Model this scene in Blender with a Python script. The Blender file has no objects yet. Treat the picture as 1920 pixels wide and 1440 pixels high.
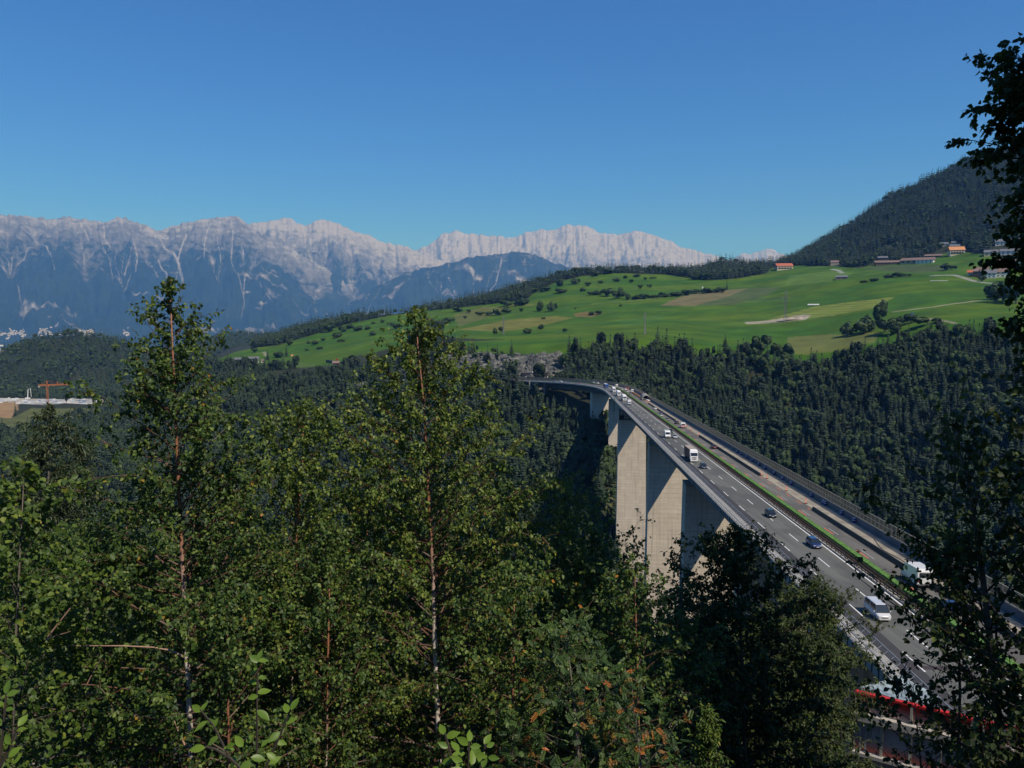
import bpy, bmesh, math, random
import numpy as np
from mathutils import Vector, Matrix, Euler

# ------------------------------------------------------------------ camera, light, exposure
SC = bpy.context.scene
COL = SC.collection
F_PX, HOR = 1500.0, 592.0
PITCH = math.atan((720 - HOR) / F_PX)
CP, SP = math.cos(PITCH), math.sin(PITCH)
cam_d = bpy.data.cameras.new('camera')
cam_d.sensor_width = 36.0
cam_d.lens = F_PX / 1920 * 36
cam_d.clip_start, cam_d.clip_end = 0.1, 60000
cam = bpy.data.objects.new('camera', cam_d)
cam.rotation_euler = (math.pi / 2 - PITCH, 0, 0)
COL.objects.link(cam)
SC.camera = cam

SUN = Vector((0.54, -0.55, 1.0)).normalized()          # towards the sun
SUN_EL = math.asin(SUN.z)
SUN_AZ = math.atan2(SUN.x, SUN.y)                       # clockwise from +Y
w = bpy.data.worlds.new('World')
SC.world = w
w.use_nodes = True
nt = w.node_tree
nt.nodes.clear()
sky = nt.nodes.new('ShaderNodeTexSky')
sky.sky_type = 'NISHITA'
sky.sun_disc = False
sky.sun_elevation = SUN_EL
sky.sun_rotation = SUN_AZ
sky.altitude = 800
sky.air_density = 1.0
sky.dust_density = 0.7
sky.ozone_density = 8.0
tint = nt.nodes.new('ShaderNodeMix')                    # the camera's cool colour balance, the same over the whole sky
tint.data_type = 'RGBA'; tint.blend_type = 'MULTIPLY'; tint.inputs[0].default_value = 1.0
tint.inputs[7].default_value = (0.40, 0.84, 1.31, 1)
bg = nt.nodes.new('ShaderNodeBackground')
bg.inputs['Strength'].default_value = 0.097
wo = nt.nodes.new('ShaderNodeOutputWorld')
nt.links.new(sky.outputs[0], tint.inputs[6]); nt.links.new(tint.outputs[2], bg.inputs[0])
nt.links.new(bg.outputs[0], wo.inputs[0])
sl = bpy.data.lights.new('sun', 'SUN')
sl.energy = 5.0
sl.angle = math.radians(0.5)
sl.color = (1.0, 0.94, 0.85)
so = bpy.data.objects.new('sun', sl)
so.rotation_euler = SUN.to_track_quat('Z', 'Y').to_euler()
so.location = (0, 0, 500)
COL.objects.link(so)
SC.view_settings.view_transform = 'Standard'
SC.view_settings.look = 'None'
SC.view_settings.exposure = 0.0
SC.view_settings.gamma = 1.0
SC.view_settings.use_curve_mapping = False
SC.cycles.use_denoising = True
SC.cycles.max_bounces = 6
SC.cycles.transparent_max_bounces = 12
SC.cycles.volume_bounces = 0

rng = np.random.default_rng(7)
random.seed(7)
R_ = math.radians

# ------------------------------------------------------------------ projection helpers (layout only)
def ray(px, row):
    u = (720 - row) / F_PX
    return np.array([(px - 960) / F_PX, CP + SP * u, -SP + CP * u])
def at_depth(px, row, d):
    """world point seen at this pixel, d metres along the viewing axis"""
    return ray(px, row) * d
def at_range(px, row, R):
    r = ray(px, row)
    return r * (R / math.hypot(r[0], r[1]))
def project(P):
    P = np.atleast_2d(np.asarray(P, float))
    d = P[:, 1] * CP - P[:, 2] * SP
    u = P[:, 1] * SP + P[:, 2] * CP
    d = np.where(np.abs(d) < 1e-6, 1e-6, d)
    return np.stack([960 + F_PX * P[:, 0] / d, 720 - F_PX * u / d], 1), d
def in_poly(x, y, poly):
    x = np.asarray(x); y = np.asarray(y)
    r = np.zeros(x.shape, bool)
    n = len(poly)
    for i in range(n):
        x0, y0 = poly[i]; x1, y1 = poly[(i + 1) % n]
        if y0 == y1: continue
        c = ((y0 > y) != (y1 > y)) & (x < (x1 - x0) * (y - y0) / (y1 - y0) + x0)
        r ^= c
    return r

# ------------------------------------------------------------------ noise
def _hash(ix, iy, seed):
    h = (ix.astype(np.int64) * 374761393 + iy.astype(np.int64) * 668265263 + seed * 974634777) & 0xFFFFFFFF
    h = ((h ^ (h >> 13)) * 1274126177) & 0xFFFFFFFF
    return ((h ^ (h >> 16)) & 0xFFFFFF) / float(0xFFFFFF)
def perlin(x, y, seed=0):
    x = np.asarray(x, float); y = np.asarray(y, float)
    ix, iy = np.floor(x), np.floor(y)
    fx, fy = x - ix, y - iy
    ux, uy = fx * fx * fx * (fx * (fx * 6 - 15) + 10), fy * fy * fy * (fy * (fy * 6 - 15) + 10)
    def g(dx, dy):
        a = _hash(ix + dx, iy + dy, seed) * 2 * np.pi
        return np.cos(a) * (fx - dx) + np.sin(a) * (fy - dy)
    a = g(0, 0) * (1 - ux) + g(1, 0) * ux
    b = g(0, 1) * (1 - ux) + g(1, 1) * ux
    return (a * (1 - uy) + b * uy) * 1.5
def fbm(x, y, o=4, seed=0, gain=.5):
    s = 0; a = 1.0; t = 0
    for k in range(o):
        s = s + a * perlin(x * 2 ** k, y * 2 ** k, seed + k * 17); t += a; a *= gain
    return s / t

# ------------------------------------------------------------------ materials
def _nodes(name):
    m = bpy.data.materials.new(name)
    m.use_nodes = True
    n = m.node_tree
    n.nodes.clear()
    out = n.nodes.new('ShaderNodeOutputMaterial')
    b = n.nodes.new('ShaderNodeBsdfPrincipled')
    n.links.new(b.outputs[0], out.inputs[0])
    return m, n, b, out
def c4(c): return (c[0], c[1], c[2], 1)
def mixn(n, fac, a, b):
    x = n.nodes.new('ShaderNodeMix'); x.data_type = 'RGBA'
    for sock, val in ((0, fac), (6, a), (7, b)):
        if hasattr(val, 'is_output'): n.links.new(val, x.inputs[sock])
        elif sock == 0: x.inputs[0].default_value = val
        else: x.inputs[sock].default_value = c4(val)
    return x.outputs[2]
def noise(n, scale, detail=4, coord='pos', stretch=None, rough=.55):
    t = n.nodes.new('ShaderNodeTexNoise')
    t.inputs['Scale'].default_value = scale
    t.inputs['Detail'].default_value = detail
    t.inputs['Roughness'].default_value = rough
    if coord == 'pos':
        src = n.nodes.new('ShaderNodeNewGeometry').outputs['Position']
    else:
        src = n.nodes.new('ShaderNodeTexCoord').outputs[coord]
    if stretch:
        mp = n.nodes.new('ShaderNodeMapping')
        mp.inputs['Scale'].default_value = stretch
        n.links.new(src, mp.inputs[0]); src = mp.outputs[0]
    n.links.new(src, t.inputs['Vector'])
    return t.outputs['Fac']
def ramp(n, src, lo, hi):
    m = n.nodes.new('ShaderNodeMapRange')
    m.inputs[1].default_value = lo; m.inputs[2].default_value = hi
    n.links.new(src, m.inputs[0])
    return m.outputs[0]
def bump(n, b, h, strength, dist):
    bp = n.nodes.new('ShaderNodeBump')
    bp.inputs['Strength'].default_value = strength
    bp.inputs['Distance'].default_value = dist
    n.links.new(h, bp.inputs['Height'])
    n.links.new(bp.outputs[0], b.inputs['Normal'])
_M = {}
def mat(name, c, c2=None, scale=1.0, rough=.7, metal=0.0, coord='pos', bmp=0, bdist=.02, stretch=None, lo=.35, hi=.65, spec=.4):
    if name in _M: return _M[name]
    m, n, b, out = _nodes(name)
    b.inputs['Roughness'].default_value = rough
    b.inputs['Metallic'].default_value = metal
    b.inputs['Specular IOR Level'].default_value = spec
    if c2 is None: c2 = tuple(x * .8 for x in c)
    f = noise(n, scale, 4, coord, stretch)
    n.links.new(mixn(n, ramp(n, f, lo, hi), c, c2), b.inputs['Base Color'])
    if bmp: bump(n, b, f, bmp, bdist)
    _M[name] = m
    return m
def leaf_mat(name, dark, mid, light, trans=.3, rough=.42):
    m, n, b, out = _nodes(name)
    b.inputs['Specular IOR Level'].default_value = .3
    a = n.nodes.new('ShaderNodeAttribute'); a.attribute_name = 'tint'
    r = n.nodes.new('ShaderNodeValToRGB')
    e = r.color_ramp.elements
    e[0].position = 0; e[0].color = c4(dark)
    e[1].position = 1; e[1].color = c4(light)
    k = e.new(.62); k.color = c4(mid)
    n.links.new(a.outputs['Fac'], r.inputs[0])
    n.links.new(r.outputs[0], b.inputs['Base Color'])
    b.inputs['Roughness'].default_value = rough
    t = n.nodes.new('ShaderNodeBsdfTranslucent')
    n.links.new(mixn(n, .6, r.outputs[0], (.16, .2, .03)), t.inputs[0])
    mx = n.nodes.new('ShaderNodeMixShader'); mx.inputs[0].default_value = trans
    n.links.new(b.outputs[0], mx.inputs[1]); n.links.new(t.outputs[0], mx.inputs[2])
    n.links.new(mx.outputs[0], out.inputs[0])
    return m
def crown_mat(name, a, b_, c):
    """forest crowns: each tree its own shade"""
    m, n, b, out = _nodes(name)
    oi = n.nodes.new('ShaderNodeObjectInfo')
    r = n.nodes.new('ShaderNodeValToRGB')
    e = r.color_ramp.elements
    e[0].position = 0; e[0].color = c4(a)
    e[1].position = 1; e[1].color = c4(c)
    k = e.new(.55); k.color = c4(b_)
    n.links.new(oi.outputs['Random'], r.inputs[0])
    f = noise(n, .9, 3, 'pos'); fl = noise(n, .011, 3, 'pos')
    base = mixn(n, ramp(n, fl, .35, .65), r.outputs[0], tuple(x * y for x, y in zip(b_, (.72, .70, .80))))
    n.links.new(mixn(n, ramp(n, f, .3, .7), base, tuple(x * 1.5 for x in b_)), b.inputs['Base Color'])
    b.inputs['Roughness'].default_value = .8
    b.inputs['Specular IOR Level'].default_value = .2
    return m

# ------------------------------------------------------------------ mesh building
class MB:
    def __init__(s): s.v = []; s.f = []
    def add(s, vs, fs):
        o = len(s.v)
        s.v += [tuple(map(float, q)) for q in vs]
        s.f += [tuple(i + o for i in q) for q in fs]
        return s
    def box(s, c, d, rz=0.0, top=1.0):
        x, y, z = (k / 2 for k in d); ca, sa = math.cos(rz), math.sin(rz)
        vs = []
        for zz, t in ((-z, 1.0), (z, top)):
            for xx, yy in ((-x, -y), (x, -y), (x, y), (-x, y)):
                xx *= t; yy *= t
                vs.append((c[0] + xx * ca - yy * sa, c[1] + xx * sa + yy * ca, c[2] + zz))
        return s.add(vs, [(3, 2, 1, 0), (4, 5, 6, 7), (0, 1, 5, 4), (1, 2, 6, 5), (2, 3, 7, 6), (3, 0, 4, 7)])
    def tube(s, pts, rads, n=6, cap=True):
        pts = [Vector(p) for p in pts]
        if not hasattr(rads, '__len__'): rads = [rads] * len(pts)
        vs = []
        ref = Vector((0, 0, 1))
        for i, p in enumerate(pts):
            d = (pts[min(i + 1, len(pts) - 1)] - pts[max(i - 1, 0)])
            d = d.normalized() if d.length > 1e-9 else Vector((0, 0, 1))
            a = d.cross(ref)
            if a.length < .05: a = d.cross(Vector((1, 0, 0)))
            a.normalize(); b = d.cross(a)
            for k in range(n):
                t = 2 * math.pi * k / n
                vs.append(p + (a * math.cos(t) + b * math.sin(t)) * rads[i])
        fs = [(i * n + k, i * n + (k + 1) % n, (i + 1) * n + (k + 1) % n, (i + 1) * n + k) for i in range(len(pts) - 1) for k in range(n)]
        if cap: fs += [tuple(range(n)), tuple(range((len(pts) - 1) * n, len(pts) * n))]
        return s.add(vs, fs)
    def cyl(s, c, r, h, n=12, axis='z', r2=None):
        r2 = r if r2 is None else r2
        ax = {'x': Vector((1, 0, 0)), 'y': Vector((0, 1, 0)), 'z': Vector((0, 0, 1))}[axis]
        c = Vector(c)
        return s.tube([c - ax * h / 2, c + ax * h / 2], [r, r2], n)
    def prism(s, poly, w0, w1, axis='x'):
        """polygon (y,z) extruded in x from w0 to w1"""
        n = len(poly)
        vs = [(w0, p[0], p[1]) for p in poly] + [(w1, p[0], p[1]) for p in poly]
        return s.add(vs, [tuple(range(n)), tuple(range(2 * n - 1, n - 1, -1))] + [(i, n + i, n + (i + 1) % n, (i + 1) % n) for i in range(n)])
    def mesh(s, name):
        me = bpy.data.meshes.new(name)
        me.from_pydata(s.v, [], s.f)
        bm = bmesh.new(); bm.from_mesh(me)
        bmesh.ops.recalc_face_normals(bm, faces=bm.faces)
        bm.to_mesh(me); bm.free()
        return me
def np_mesh(name, V, Q, smooth=False, attrs=None, colors=None):
    """V (n,3), Q (m,k) with equal corner counts"""
    V = np.asarray(V, np.float32); Q = np.asarray(Q, np.int32)
    me = bpy.data.meshes.new(name)
    me.vertices.add(len(V)); me.vertices.foreach_set('co', V.ravel())
    k = Q.shape[1]
    me.loops.add(Q.size); me.loops.foreach_set('vertex_index', Q.ravel())
    me.polygons.add(len(Q))
    me.polygons.foreach_set('loop_start', np.arange(0, Q.size, k, dtype=np.int32))
    me.polygons.foreach_set('loop_total', np.full(len(Q), k, np.int32))
    if smooth: me.polygons.foreach_set('use_smooth', np.ones(len(Q), bool))
    for nm, a in (attrs or {}).items():
        at = me.attributes.new(nm, 'FLOAT', 'POINT'); at.data.foreach_set('value', np.asarray(a, np.float32))
    for nm, a in (colors or {}).items():
        at = me.attributes.new(nm, 'FLOAT_COLOR', 'POINT')
        a = np.concatenate([a, np.ones((len(a), 1))], 1)
        at.data.foreach_set('color', np.asarray(a, np.float32).ravel())
    me.update(calc_edges=True)
    me.validate()
    return me
def link(name, me, m=None, parent=None, loc=None, rot=None, smooth=False):
    if isinstance(me, MB): me = me.mesh(name)
    if m is not None and len(me.materials) == 0: me.materials.append(m)
    if smooth: me.polygons.foreach_set('use_smooth', np.ones(len(me.polygons), bool))
    o = bpy.data.objects.new(name, me)
    COL.objects.link(o)
    if parent: o.parent = parent
    if loc is not None: o.location = loc
    if rot is not None: o.rotation_euler = rot
    return o
def empty(name, loc=(0, 0, 0), rot=(0, 0, 0)):
    o = bpy.data.objects.new(name, None)
    o.location = loc; o.rotation_euler = rot; o.empty_display_size = .2
    COL.objects.link(o)
    return o
def tag(o, label=None, cat=None, group=None, kind=None):
    if label: o['label'] = label
    if cat: o['category'] = cat
    if group: o['group'] = group
    if kind: o['kind'] = kind
    return o
KIDS = {}
def kid(name, me, m, parent, **k):
    o = link(name, me, m, parent, **k)
    KIDS.setdefault(parent.name, []).append(o)
    return o
def copy_tree(src, loc, rot, label, group=None, mats=None, scale=None):
    r = src.copy(); COL.objects.link(r); r.location = loc; r.rotation_euler = rot
    if scale: r.scale = scale
    tag(r, label, None, group)
    kids = []
    for ch in KIDS.get(src.name, []):
        c = ch.copy(); COL.objects.link(c); c.parent = r; kids.append(c)
        if mats and ch.name.split('.')[0] in mats:
            c.material_slots[0].link = 'OBJECT'
            c.material_slots[0].material = mats[ch.name.split('.')[0]]
        for g in KIDS.get(ch.name, []):
            d = g.copy(); COL.objects.link(d); d.parent = c
    KIDS[r.name] = kids
    return r

# ------------------------------------------------------------------ bridge line (clothoid into a left-hand curve)
S_ = np.arange(-70, 1301.0)
_k = np.clip((S_ - 582.6) / 182.5, 0, 1) * 0.00353
_hd = 0.06452 - np.cumsum(_k)
_i0 = int(np.argmin(np.abs(S_)))
_X = np.cumsum(np.sin(_hd)); _X += 52.07 - _X[_i0]
_Y = np.cumsum(np.cos(_hd)); _Y += 60.0 - _Y[_i0]
GR = 0.0414
def hdg(s): return float(np.interp(s, S_, _hd))
def bp(s, o, dz=0.0):
    s = np.asarray(s, float); o = np.asarray(o, float)
    h = np.interp(s, S_, _hd)
    return np.stack([np.interp(s, S_, _X) + o * np.cos(h), np.interp(s, S_, _Y) - o * np.sin(h), -38.824 - GR * s + dz + 0 * o], -1)
_sg = np.arange(-60, 1000, .5); _og = np.arange(-12, 14, .25)
_grid = bp(*np.meshgrid(_sg, _og, indexing='ij')).reshape(-1, 3)
_gp, _gd = project(_grid)
def on_deck(px, row):
    i = int(np.argmin((_gp[:, 0] - px) ** 2 + (_gp[:, 1] - row) ** 2 + (_gd < 1) * 1e9))
    return float(_sg[i // len(_og)]), float(_og[i % len(_og)])
def sweep(prof, s0, s1, step=6.0, closed=True, caps=True):
    """profile points (o, dz) swept along the bridge"""
    n = max(2, int(round((s1 - s0) / step)) + 1)
    ss = np.linspace(s0, s1, n)
    k = len(prof)
    V = np.concatenate([np.stack([bp(s, o, z) for o, z in prof]) for s in ss])
    Q = []
    for i in range(n - 1):
        for j in range(k if closed else k - 1):
            j2 = (j + 1) % k
            Q.append((i * k + j, i * k + j2, (i + 1) * k + j2, (i + 1) * k + j))
    b = MB(); b.add(V, Q)
    if closed and caps: b.f += [tuple(range(k)), tuple(range((n - 1) * k, n * k))]
    return b
def rect(o0, o1, z0, z1): return [(o0, z0), (o1, z0), (o1, z1), (o0, z1)]

# ------------------------------------------------------------------ terrain: one polar sheet about the viewpoint
def col_z(px, R, kind, v):
    return v if kind == 'z' else float(at_range(px, v, R)[2])
T = {   # column x in the photograph -> (range, 'r' row seen there | 'z' height)
 -300: [(380,'z',-236),(760,'z',-236),(900,'r',905),(1500,'r',790),(1650,'r',768),(1900,'r',747),(2100,'r',737),(2600,'r',668),(3100,'z',-260)],
 0:    [(380,'z',-236),(760,'z',-236),(900,'r',905),(1450,'r',800),(1650,'r',766),(1900,'r',747),(2100,'r',737),(2600,'r',664),(3100,'z',-260)],
 70:   [(380,'z',-236),(760,'z',-236),(900,'r',905),(1450,'r',800),(1650,'r',764),(1900,'r',747),(2120,'r',737),(2600,'r',640),(3100,'z',-260)],
 130:  [(380,'z',-236),(760,'z',-236),(900,'r',905),(1450,'r',800),(1650,'r',764),(1900,'r',747),(2150,'r',737),(2600,'r',628),(3200,'z',-260)],
 190:  [(380,'z',-236),(760,'z',-236),(900,'r',905),(1450,'r',800),(1650,'r',762),(1900,'r',747),(2150,'r',735),(2600,'r',632),(3200,'z',-260)],
 250:  [(380,'z',-236),(760,'z',-236),(900,'r',905),(1450,'r',795),(1650,'r',760),(1900,'r',745),(2150,'r',725),(2600,'r',652),(3200,'z',-260)],
 330:  [(380,'z',-236),(760,'z',-236),(900,'r',900),(1400,'r',760),(1650,'r',735),(1900,'r',715),(2200,'r',705),(2600,'r',680),(3200,'z',-220),(4500,'r',640),(5200,'z',-250)],
 430:  [(380,'z',-236),(740,'z',-236),(900,'r',895),(1150,'r',765),(1350,'r',708),(1500,'r',688),(1700,'r',668),(1850,'r',662),(2100,'z',-98),(2400,'z',-120),(3500,'r',648),(4500,'r',618),(5200,'z',-250)],
 560:  [(380,'z',-236),(720,'z',-236),(880,'r',880),(1150,'r',750),(1300,'r',705),(1420,'r',688),(1550,'r',672),(1800,'r',643),(2050,'r',622),(2300,'z',-70),(3500,'r',650),(4500,'r',622),(5200,'z',-250)],
 700:  [(380,'z',-236),(700,'z',-236),(850,'r',880),(1000,'r',740),(1040,'r',719),(1090,'r',716),(1180,'r',690),(1300,'r',672),(1500,'r',645),(1800,'r',615),(2100,'r',592),(2400,'z',-60),(3500,'z',-150)],
 850:  [(380,'z',-236),(640,'z',-236),(800,'r',880),(960,'r',735),(985,'r',717),(1030,'r',713),(1048,'r',668),(1150,'r',645),(1500,'r',620),(1900,'r',595),(2200,'r',570),(2500,'z',-20),(3500,'z',-150)],
 1000: [(380,'z',-236),(470,'z',-232),(620,'r',975),(800,'r',850),(920,'r',740),(960,'r',718),(1000,'r',714),(1018,'r',668),(1120,'r',642),(1500,'r',610),(1900,'r',572),(2300,'r',532),(2600,'z',40),(3500,'z',-150)],
 1060: [(380,'z',-236),(470,'z',-232),(610,'r',965),(800,'r',820),(900,'r',740),(955,'r',716),(1000,'r',712),(1020,'r',672),(1075,'r',643),(1500,'r',606),(1900,'r',562),(2330,'r',515),(2600,'z',60),(3500,'z',-150)],
 1110: [(380,'z',-236),(480,'z',-230),(600,'r',958),(720,'r',850),(780,'r',790),(835,'r',752),(950,'r',722),(1020,'r',680),(1065,'r',642),(1500,'r',604),(1900,'r',558),(2350,'r',509),(2700,'z',80),(3500,'z',-150)],
 1160: [(380,'z',-236),(480,'z',-228),(625,'r',935),(720,'r',860),(860,'r',770),(960,'r',720),(1060,'r',637),(1500,'r',601),(1900,'r',556),(2350,'r',506),(2700,'z',100),(3500,'z',-150)],
 1250: [(380,'z',-236),(560,'z',-236),(780,'r',960),(1000,'r',710),(1060,'r',636),(1500,'r',598),(1900,'r',553),(2200,'r',524),(2450,'r',510),(2900,'z',90),(3500,'z',-150)],
 1350: [(380,'z',-236),(600,'z',-236),(790,'r',1000),(1000,'r',722),(1062,'r',650),(1500,'r',598),(1900,'r',548),(2200,'r',521),(2450,'r',513),(2700,'r',492),(3000,'z',110),(3800,'z',-150)],
 1420: [(380,'z',-236),(600,'z',-236),(780,'r',1010),(1000,'r',735),(1062,'r',655),(1500,'r',596),(1900,'r',544),(2250,'r',514),(2500,'r',506),(2700,'r',503),(3000,'z',130),(3800,'z',-150)],
 1470: [(380,'z',-236),(600,'z',-236),(770,'r',1020),(1000,'r',738),(1065,'r',660),(1500,'r',590),(1900,'r',538),(2200,'r',510),(2450,'r',504),(2800,'r',494),(3200,'z',100),(3800,'z',-100)],
 1550: [(380,'z',-236),(600,'z',-236),(770,'r',1020),(1000,'r',735),(1070,'r',658),(1500,'r',578),(1900,'r',522),(2150,'r',504),(2400,'r',500),(2900,'r',443),(3300,'z',150),(3800,'z',0)],
 1650: [(380,'z',-236),(600,'z',-236),(770,'r',1020),(1010,'r',700),(1075,'r',635),(1500,'r',562),(1850,'r',515),(2100,'r',501),(2350,'r',480),(3000,'r',370),(3400,'z',250),(4000,'z',100)],
 1750: [(380,'z',-236),(600,'z',-236),(770,'r',1020),(1020,'r',670),(1080,'r',608),(1450,'r',560),(1800,'r',515),(2050,'r',498),(2250,'r',480),(3100,'r',324),(3600,'z',400),(4200,'z',200)],
 1850: [(380,'z',-236),(600,'z',-236),(770,'r',1020),(1020,'r',660),(1080,'r',606),(1450,'r',560),(1780,'r',522),(1950,'r',500),(2150,'r',470),(3150,'r',286),(3700,'z',550),(4200,'z',350)],
 1930: [(380,'z',-236),(600,'z',-236),(770,'r',1020),(1020,'r',660),(1080,'r',606),(1450,'r',560),(1750,'r',525),(1900,'r',505),(2100,'r',470),(3200,'r',268),(3800,'z',600),(4200,'z',450)],
 2150: [(380,'z',-236),(600,'z',-236),(770,'r',1020),(1020,'r',650),(1080,'r',606),(1450,'r',555),(1750,'r',520),(2050,'r',470),(3300,'r',225),(4000,'z',700)],
 2500: [(380,'z',-236),(600,'z',-236),(770,'r',1020),(1020,'r',650),(1080,'r',606),(1450,'r',555),(1750,'r',520),(2050,'r',470),(3300,'r',190),(4000,'z',800)],
}
def px_az(px): return math.atan2((px - 960) / F_PX, CP + SP * (720 - HOR) / F_PX)
Rrow = np.unique(np.round(np.concatenate([np.geomspace(1.5, 440, 46), np.arange(446, 900, 9.), np.arange(900, 1100, 5.), np.arange(1100, 2700, 8.), np.arange(2700, 3500, 16.), np.geomspace(3500, 41500, 50)]), 2))
azc = [px_az(x) for x in T]
Zc = []
for x, L in T.items():
    rr = [0.0] + [q[0] for q in L] + [6500, 12000, 45000]
    zz = [-1.9] + [col_z(x, *q) for q in L] + [-300, -560, -560]
    Zc.append(np.interp(Rrow, rr, zz))
Zc = np.array(Zc)
az_in = np.radians(np.arange(-36.5, 36.51, .115))
azs = np.concatenate([np.radians([-180, -160, -140, -120, -100, -85, -70, -60, -52, -46, -42, -39]), az_in, np.radians([39, 42, 46, 52, 60, 70, 85, 100, 120, 140, 160, 180])])
Zg = np.array([np.interp(azs, azc, Zc[:, j]) for j in range(len(Rrow))]).T          # (az, R)
back = np.clip((np.abs(azs) - R_(55)) / R_(45), 0, 1)[:, None]
Zg = Zg * (1 - back) + back * (np.where(Rrow < 400, -1.9 + .28 * Rrow, 110)[None, :])
def smooth1(A, n, ax):
    k = np.hanning(n + 2)[1:-1]; k /= k.sum()
    P = np.pad(A, [(n // 2, n // 2) if i == ax else (0, 0) for i in range(2)], mode='edge')
    return np.apply_along_axis(lambda q: np.convolve(q, k, 'valid'), ax, P)
Zs = smooth1(smooth1(Zg, 7, 1), 25, 0)
Zg = np.where((Rrow > 430)[None, :], Zs, Zg)
AZ, RR = np.meshgrid(azs, Rrow, indexing='ij')
GX, GY = RR * np.sin(AZ), RR * np.cos(AZ)
amp = np.interp(RR, [0, 10, 400, 900, 1080, 1150, 2200, 2600, 4000, 9000], [0, .3, 4, 7, 4, 3, 4, 12, 25, 8])
Zg = Zg + amp * fbm(GX / 180, GY / 180, 4, 3)
# bench for the road beyond the bridge and for the two abutments
_cs = np.arange(900, 1130, 6.)
_cl = bp(_cs, 1.2 + 0 * _cs)
sel = (RR > 850) & (RR < 1150) & (AZ < R_(6)) & (AZ > R_(-25))
ii = np.argwhere(sel)
P2 = np.stack([GX[sel], GY[sel]], 1)
dm = np.full(len(P2), 1e9); zc = np.zeros(len(P2))
for q in _cl:
    d = np.hypot(P2[:, 0] - q[0], P2[:, 1] - q[1]); t = d < dm
    dm[t] = d[t]; zc[t] = q[2]
wgt = np.clip((32 - dm) / 14, 0, 1); wgt = wgt * wgt * (3 - 2 * wgt)
Zg[sel] = Zg[sel] * (1 - wgt) + (zc - .9) * wgt
# never above the deck under the spans
_cs = np.arange(-60, 905, 5.)
_cl = bp(_cs, 1.2 + 0 * _cs)
sel = (RR < 960) & (AZ > R_(0)) & (AZ < R_(75))
P2 = np.stack([GX[sel], GY[sel]], 1); zz = Zg[sel]
for q in _cl:
    t = np.hypot(P2[:, 0] - q[0], P2[:, 1] - q[1]) < 20
    zz[t] = np.minimum(zz[t], q[2] - 11)
Zg[sel] = zz
_lr = np.log(Rrow)
def ground(x, y):
    x = np.asarray(x, float); y = np.asarray(y, float)
    a = np.arctan2(x, y); r = np.hypot(x, y)
    i = np.clip(np.interp(a, azs, np.arange(len(azs))), 0, len(azs) - 1.001)
    j = np.clip(np.interp(r, Rrow, np.arange(len(Rrow))), 0, len(Rrow) - 1.001)
    i0, j0 = i.astype(int), j.astype(int); fi, fj = i - i0, j - j0
    return (Zg[i0, j0] * (1 - fi) + Zg[i0 + 1, j0] * fi) * (1 - fj) + (Zg[i0, j0 + 1] * (1 - fi) + Zg[i0 + 1, j0 + 1] * fi) * fj
def hit(px, row, r0=430, r1=6000):
    """first place where the ground is met along this line of sight"""
    r = np.arange(r0, r1, 2.0)
    d = ray(px, row); h = math.hypot(d[0], d[1])
    x, y, z = d[0] / h * r, d[1] / h * r, d[2] / h * r
    g = ground(x, y)
    k = np.argmax(g >= z)
    if g[k] < z[k]: k = int(np.argmin(z - g + (r < 900) * 50))
    return np.array([x[k], y[k], g[k]])

# land cover
FIELD = [(395,672),(440,655),(520,648),(580,630),(650,608),(740,590),(850,578),(905,572),(985,563),(1003,548),(1040,530),(1090,518),(1150,512),(1250,515),(1330,526),(1385,522),(1435,513),(1450,501),(1500,498),(1560,499),(1610,503),(1640,496),(1700,490),(1740,480),(1800,470),(1860,480),(1935,500),
         (1935,602),(1860,611),(1760,602),(1690,614),(1640,634),(1580,652),(1500,662),(1470,662),(1400,642),(1310,640),(1250,629),(1150,633),(1060,642),(1000,639),(860,634),(800,628),(745,650),(690,664),(655,668),(640,684),(560,690),(470,694),(400,688)]
SITE = [(-60,745),(60,747),(120,749),(190,747),(205,754),(190,759),(120,756),(90,760),(40,757),(-60,758)]
DIRT = [(-60,752),(35,752),(34,768),(20,785),(-60,805)]
GRASS_L = [(-60,775),(20,785),(60,765),(150,766),(190,765),(160,800),(60,815),(-60,830)]
CLIFF = [(740,700),(780,690),(815,672),(850,668),(900,663),(980,667),(1050,660),(1062,672),(1050,712),(960,716),(860,716),(760,716)]
pp, dd = project(np.stack([GX, GY, Zg], -1).reshape(-1, 3))
PX, PY = pp[:, 0].reshape(GX.shape), pp[:, 1].reshape(GX.shape)
def reg(poly, r0, r1): return in_poly(PX, PY, poly) & (RR > r0) & (RR < r1) & (np.abs(AZ) < R_(40))
cov = np.zeros(GX.shape + (3,)); cov[:] = (.028, .032, .018)
n1 = fbm(GX / 260, GY / 90, 3, 11)[..., None]; n2 = fbm(GX / 60, GY / 60, 3, 12)[..., None]
field = reg(FIELD, 1040, 2480)
wide = (RR > 1085) & (RR < 2480) & (AZ > R_(33)) & (AZ < R_(60))
mow = np.sin((GX * .55 - GY * .2) / 5.5 + 3 * n1[..., 0])[..., None] * np.clip(fbm(GX / 150, GY / 150, 2, 77) * 3, 0, 1)[..., None]
mead = np.array((.046, .097, .007)) * (1 + .22 * n2 + .07 * mow) + np.array((.022, .016, .002)) * np.clip(n1 * 2.4, -.5, 1)
under = in_poly(PX, PY - 26, FIELD) & (RR > 1010) & (RR < 1200) & (np.abs(AZ) < R_(40)) & ~in_poly(PX, PY, CLIFF)
cov[field | wide | under] = np.clip(mead, .008, 1)[field | wide | under]
def paint(poly, c, r0=1040, r1=2480, k=1.0):
    m = reg(poly, r0, r1)
    cov[m] = cov[m] * (1 - k) + np.array(c) * (1 + .15 * n2[m]) * k
paint([(1238,573),(1262,562),(1285,553),(1345,545),(1402,541),(1365,556),(1300,574)], (.125, .112, .055))
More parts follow.
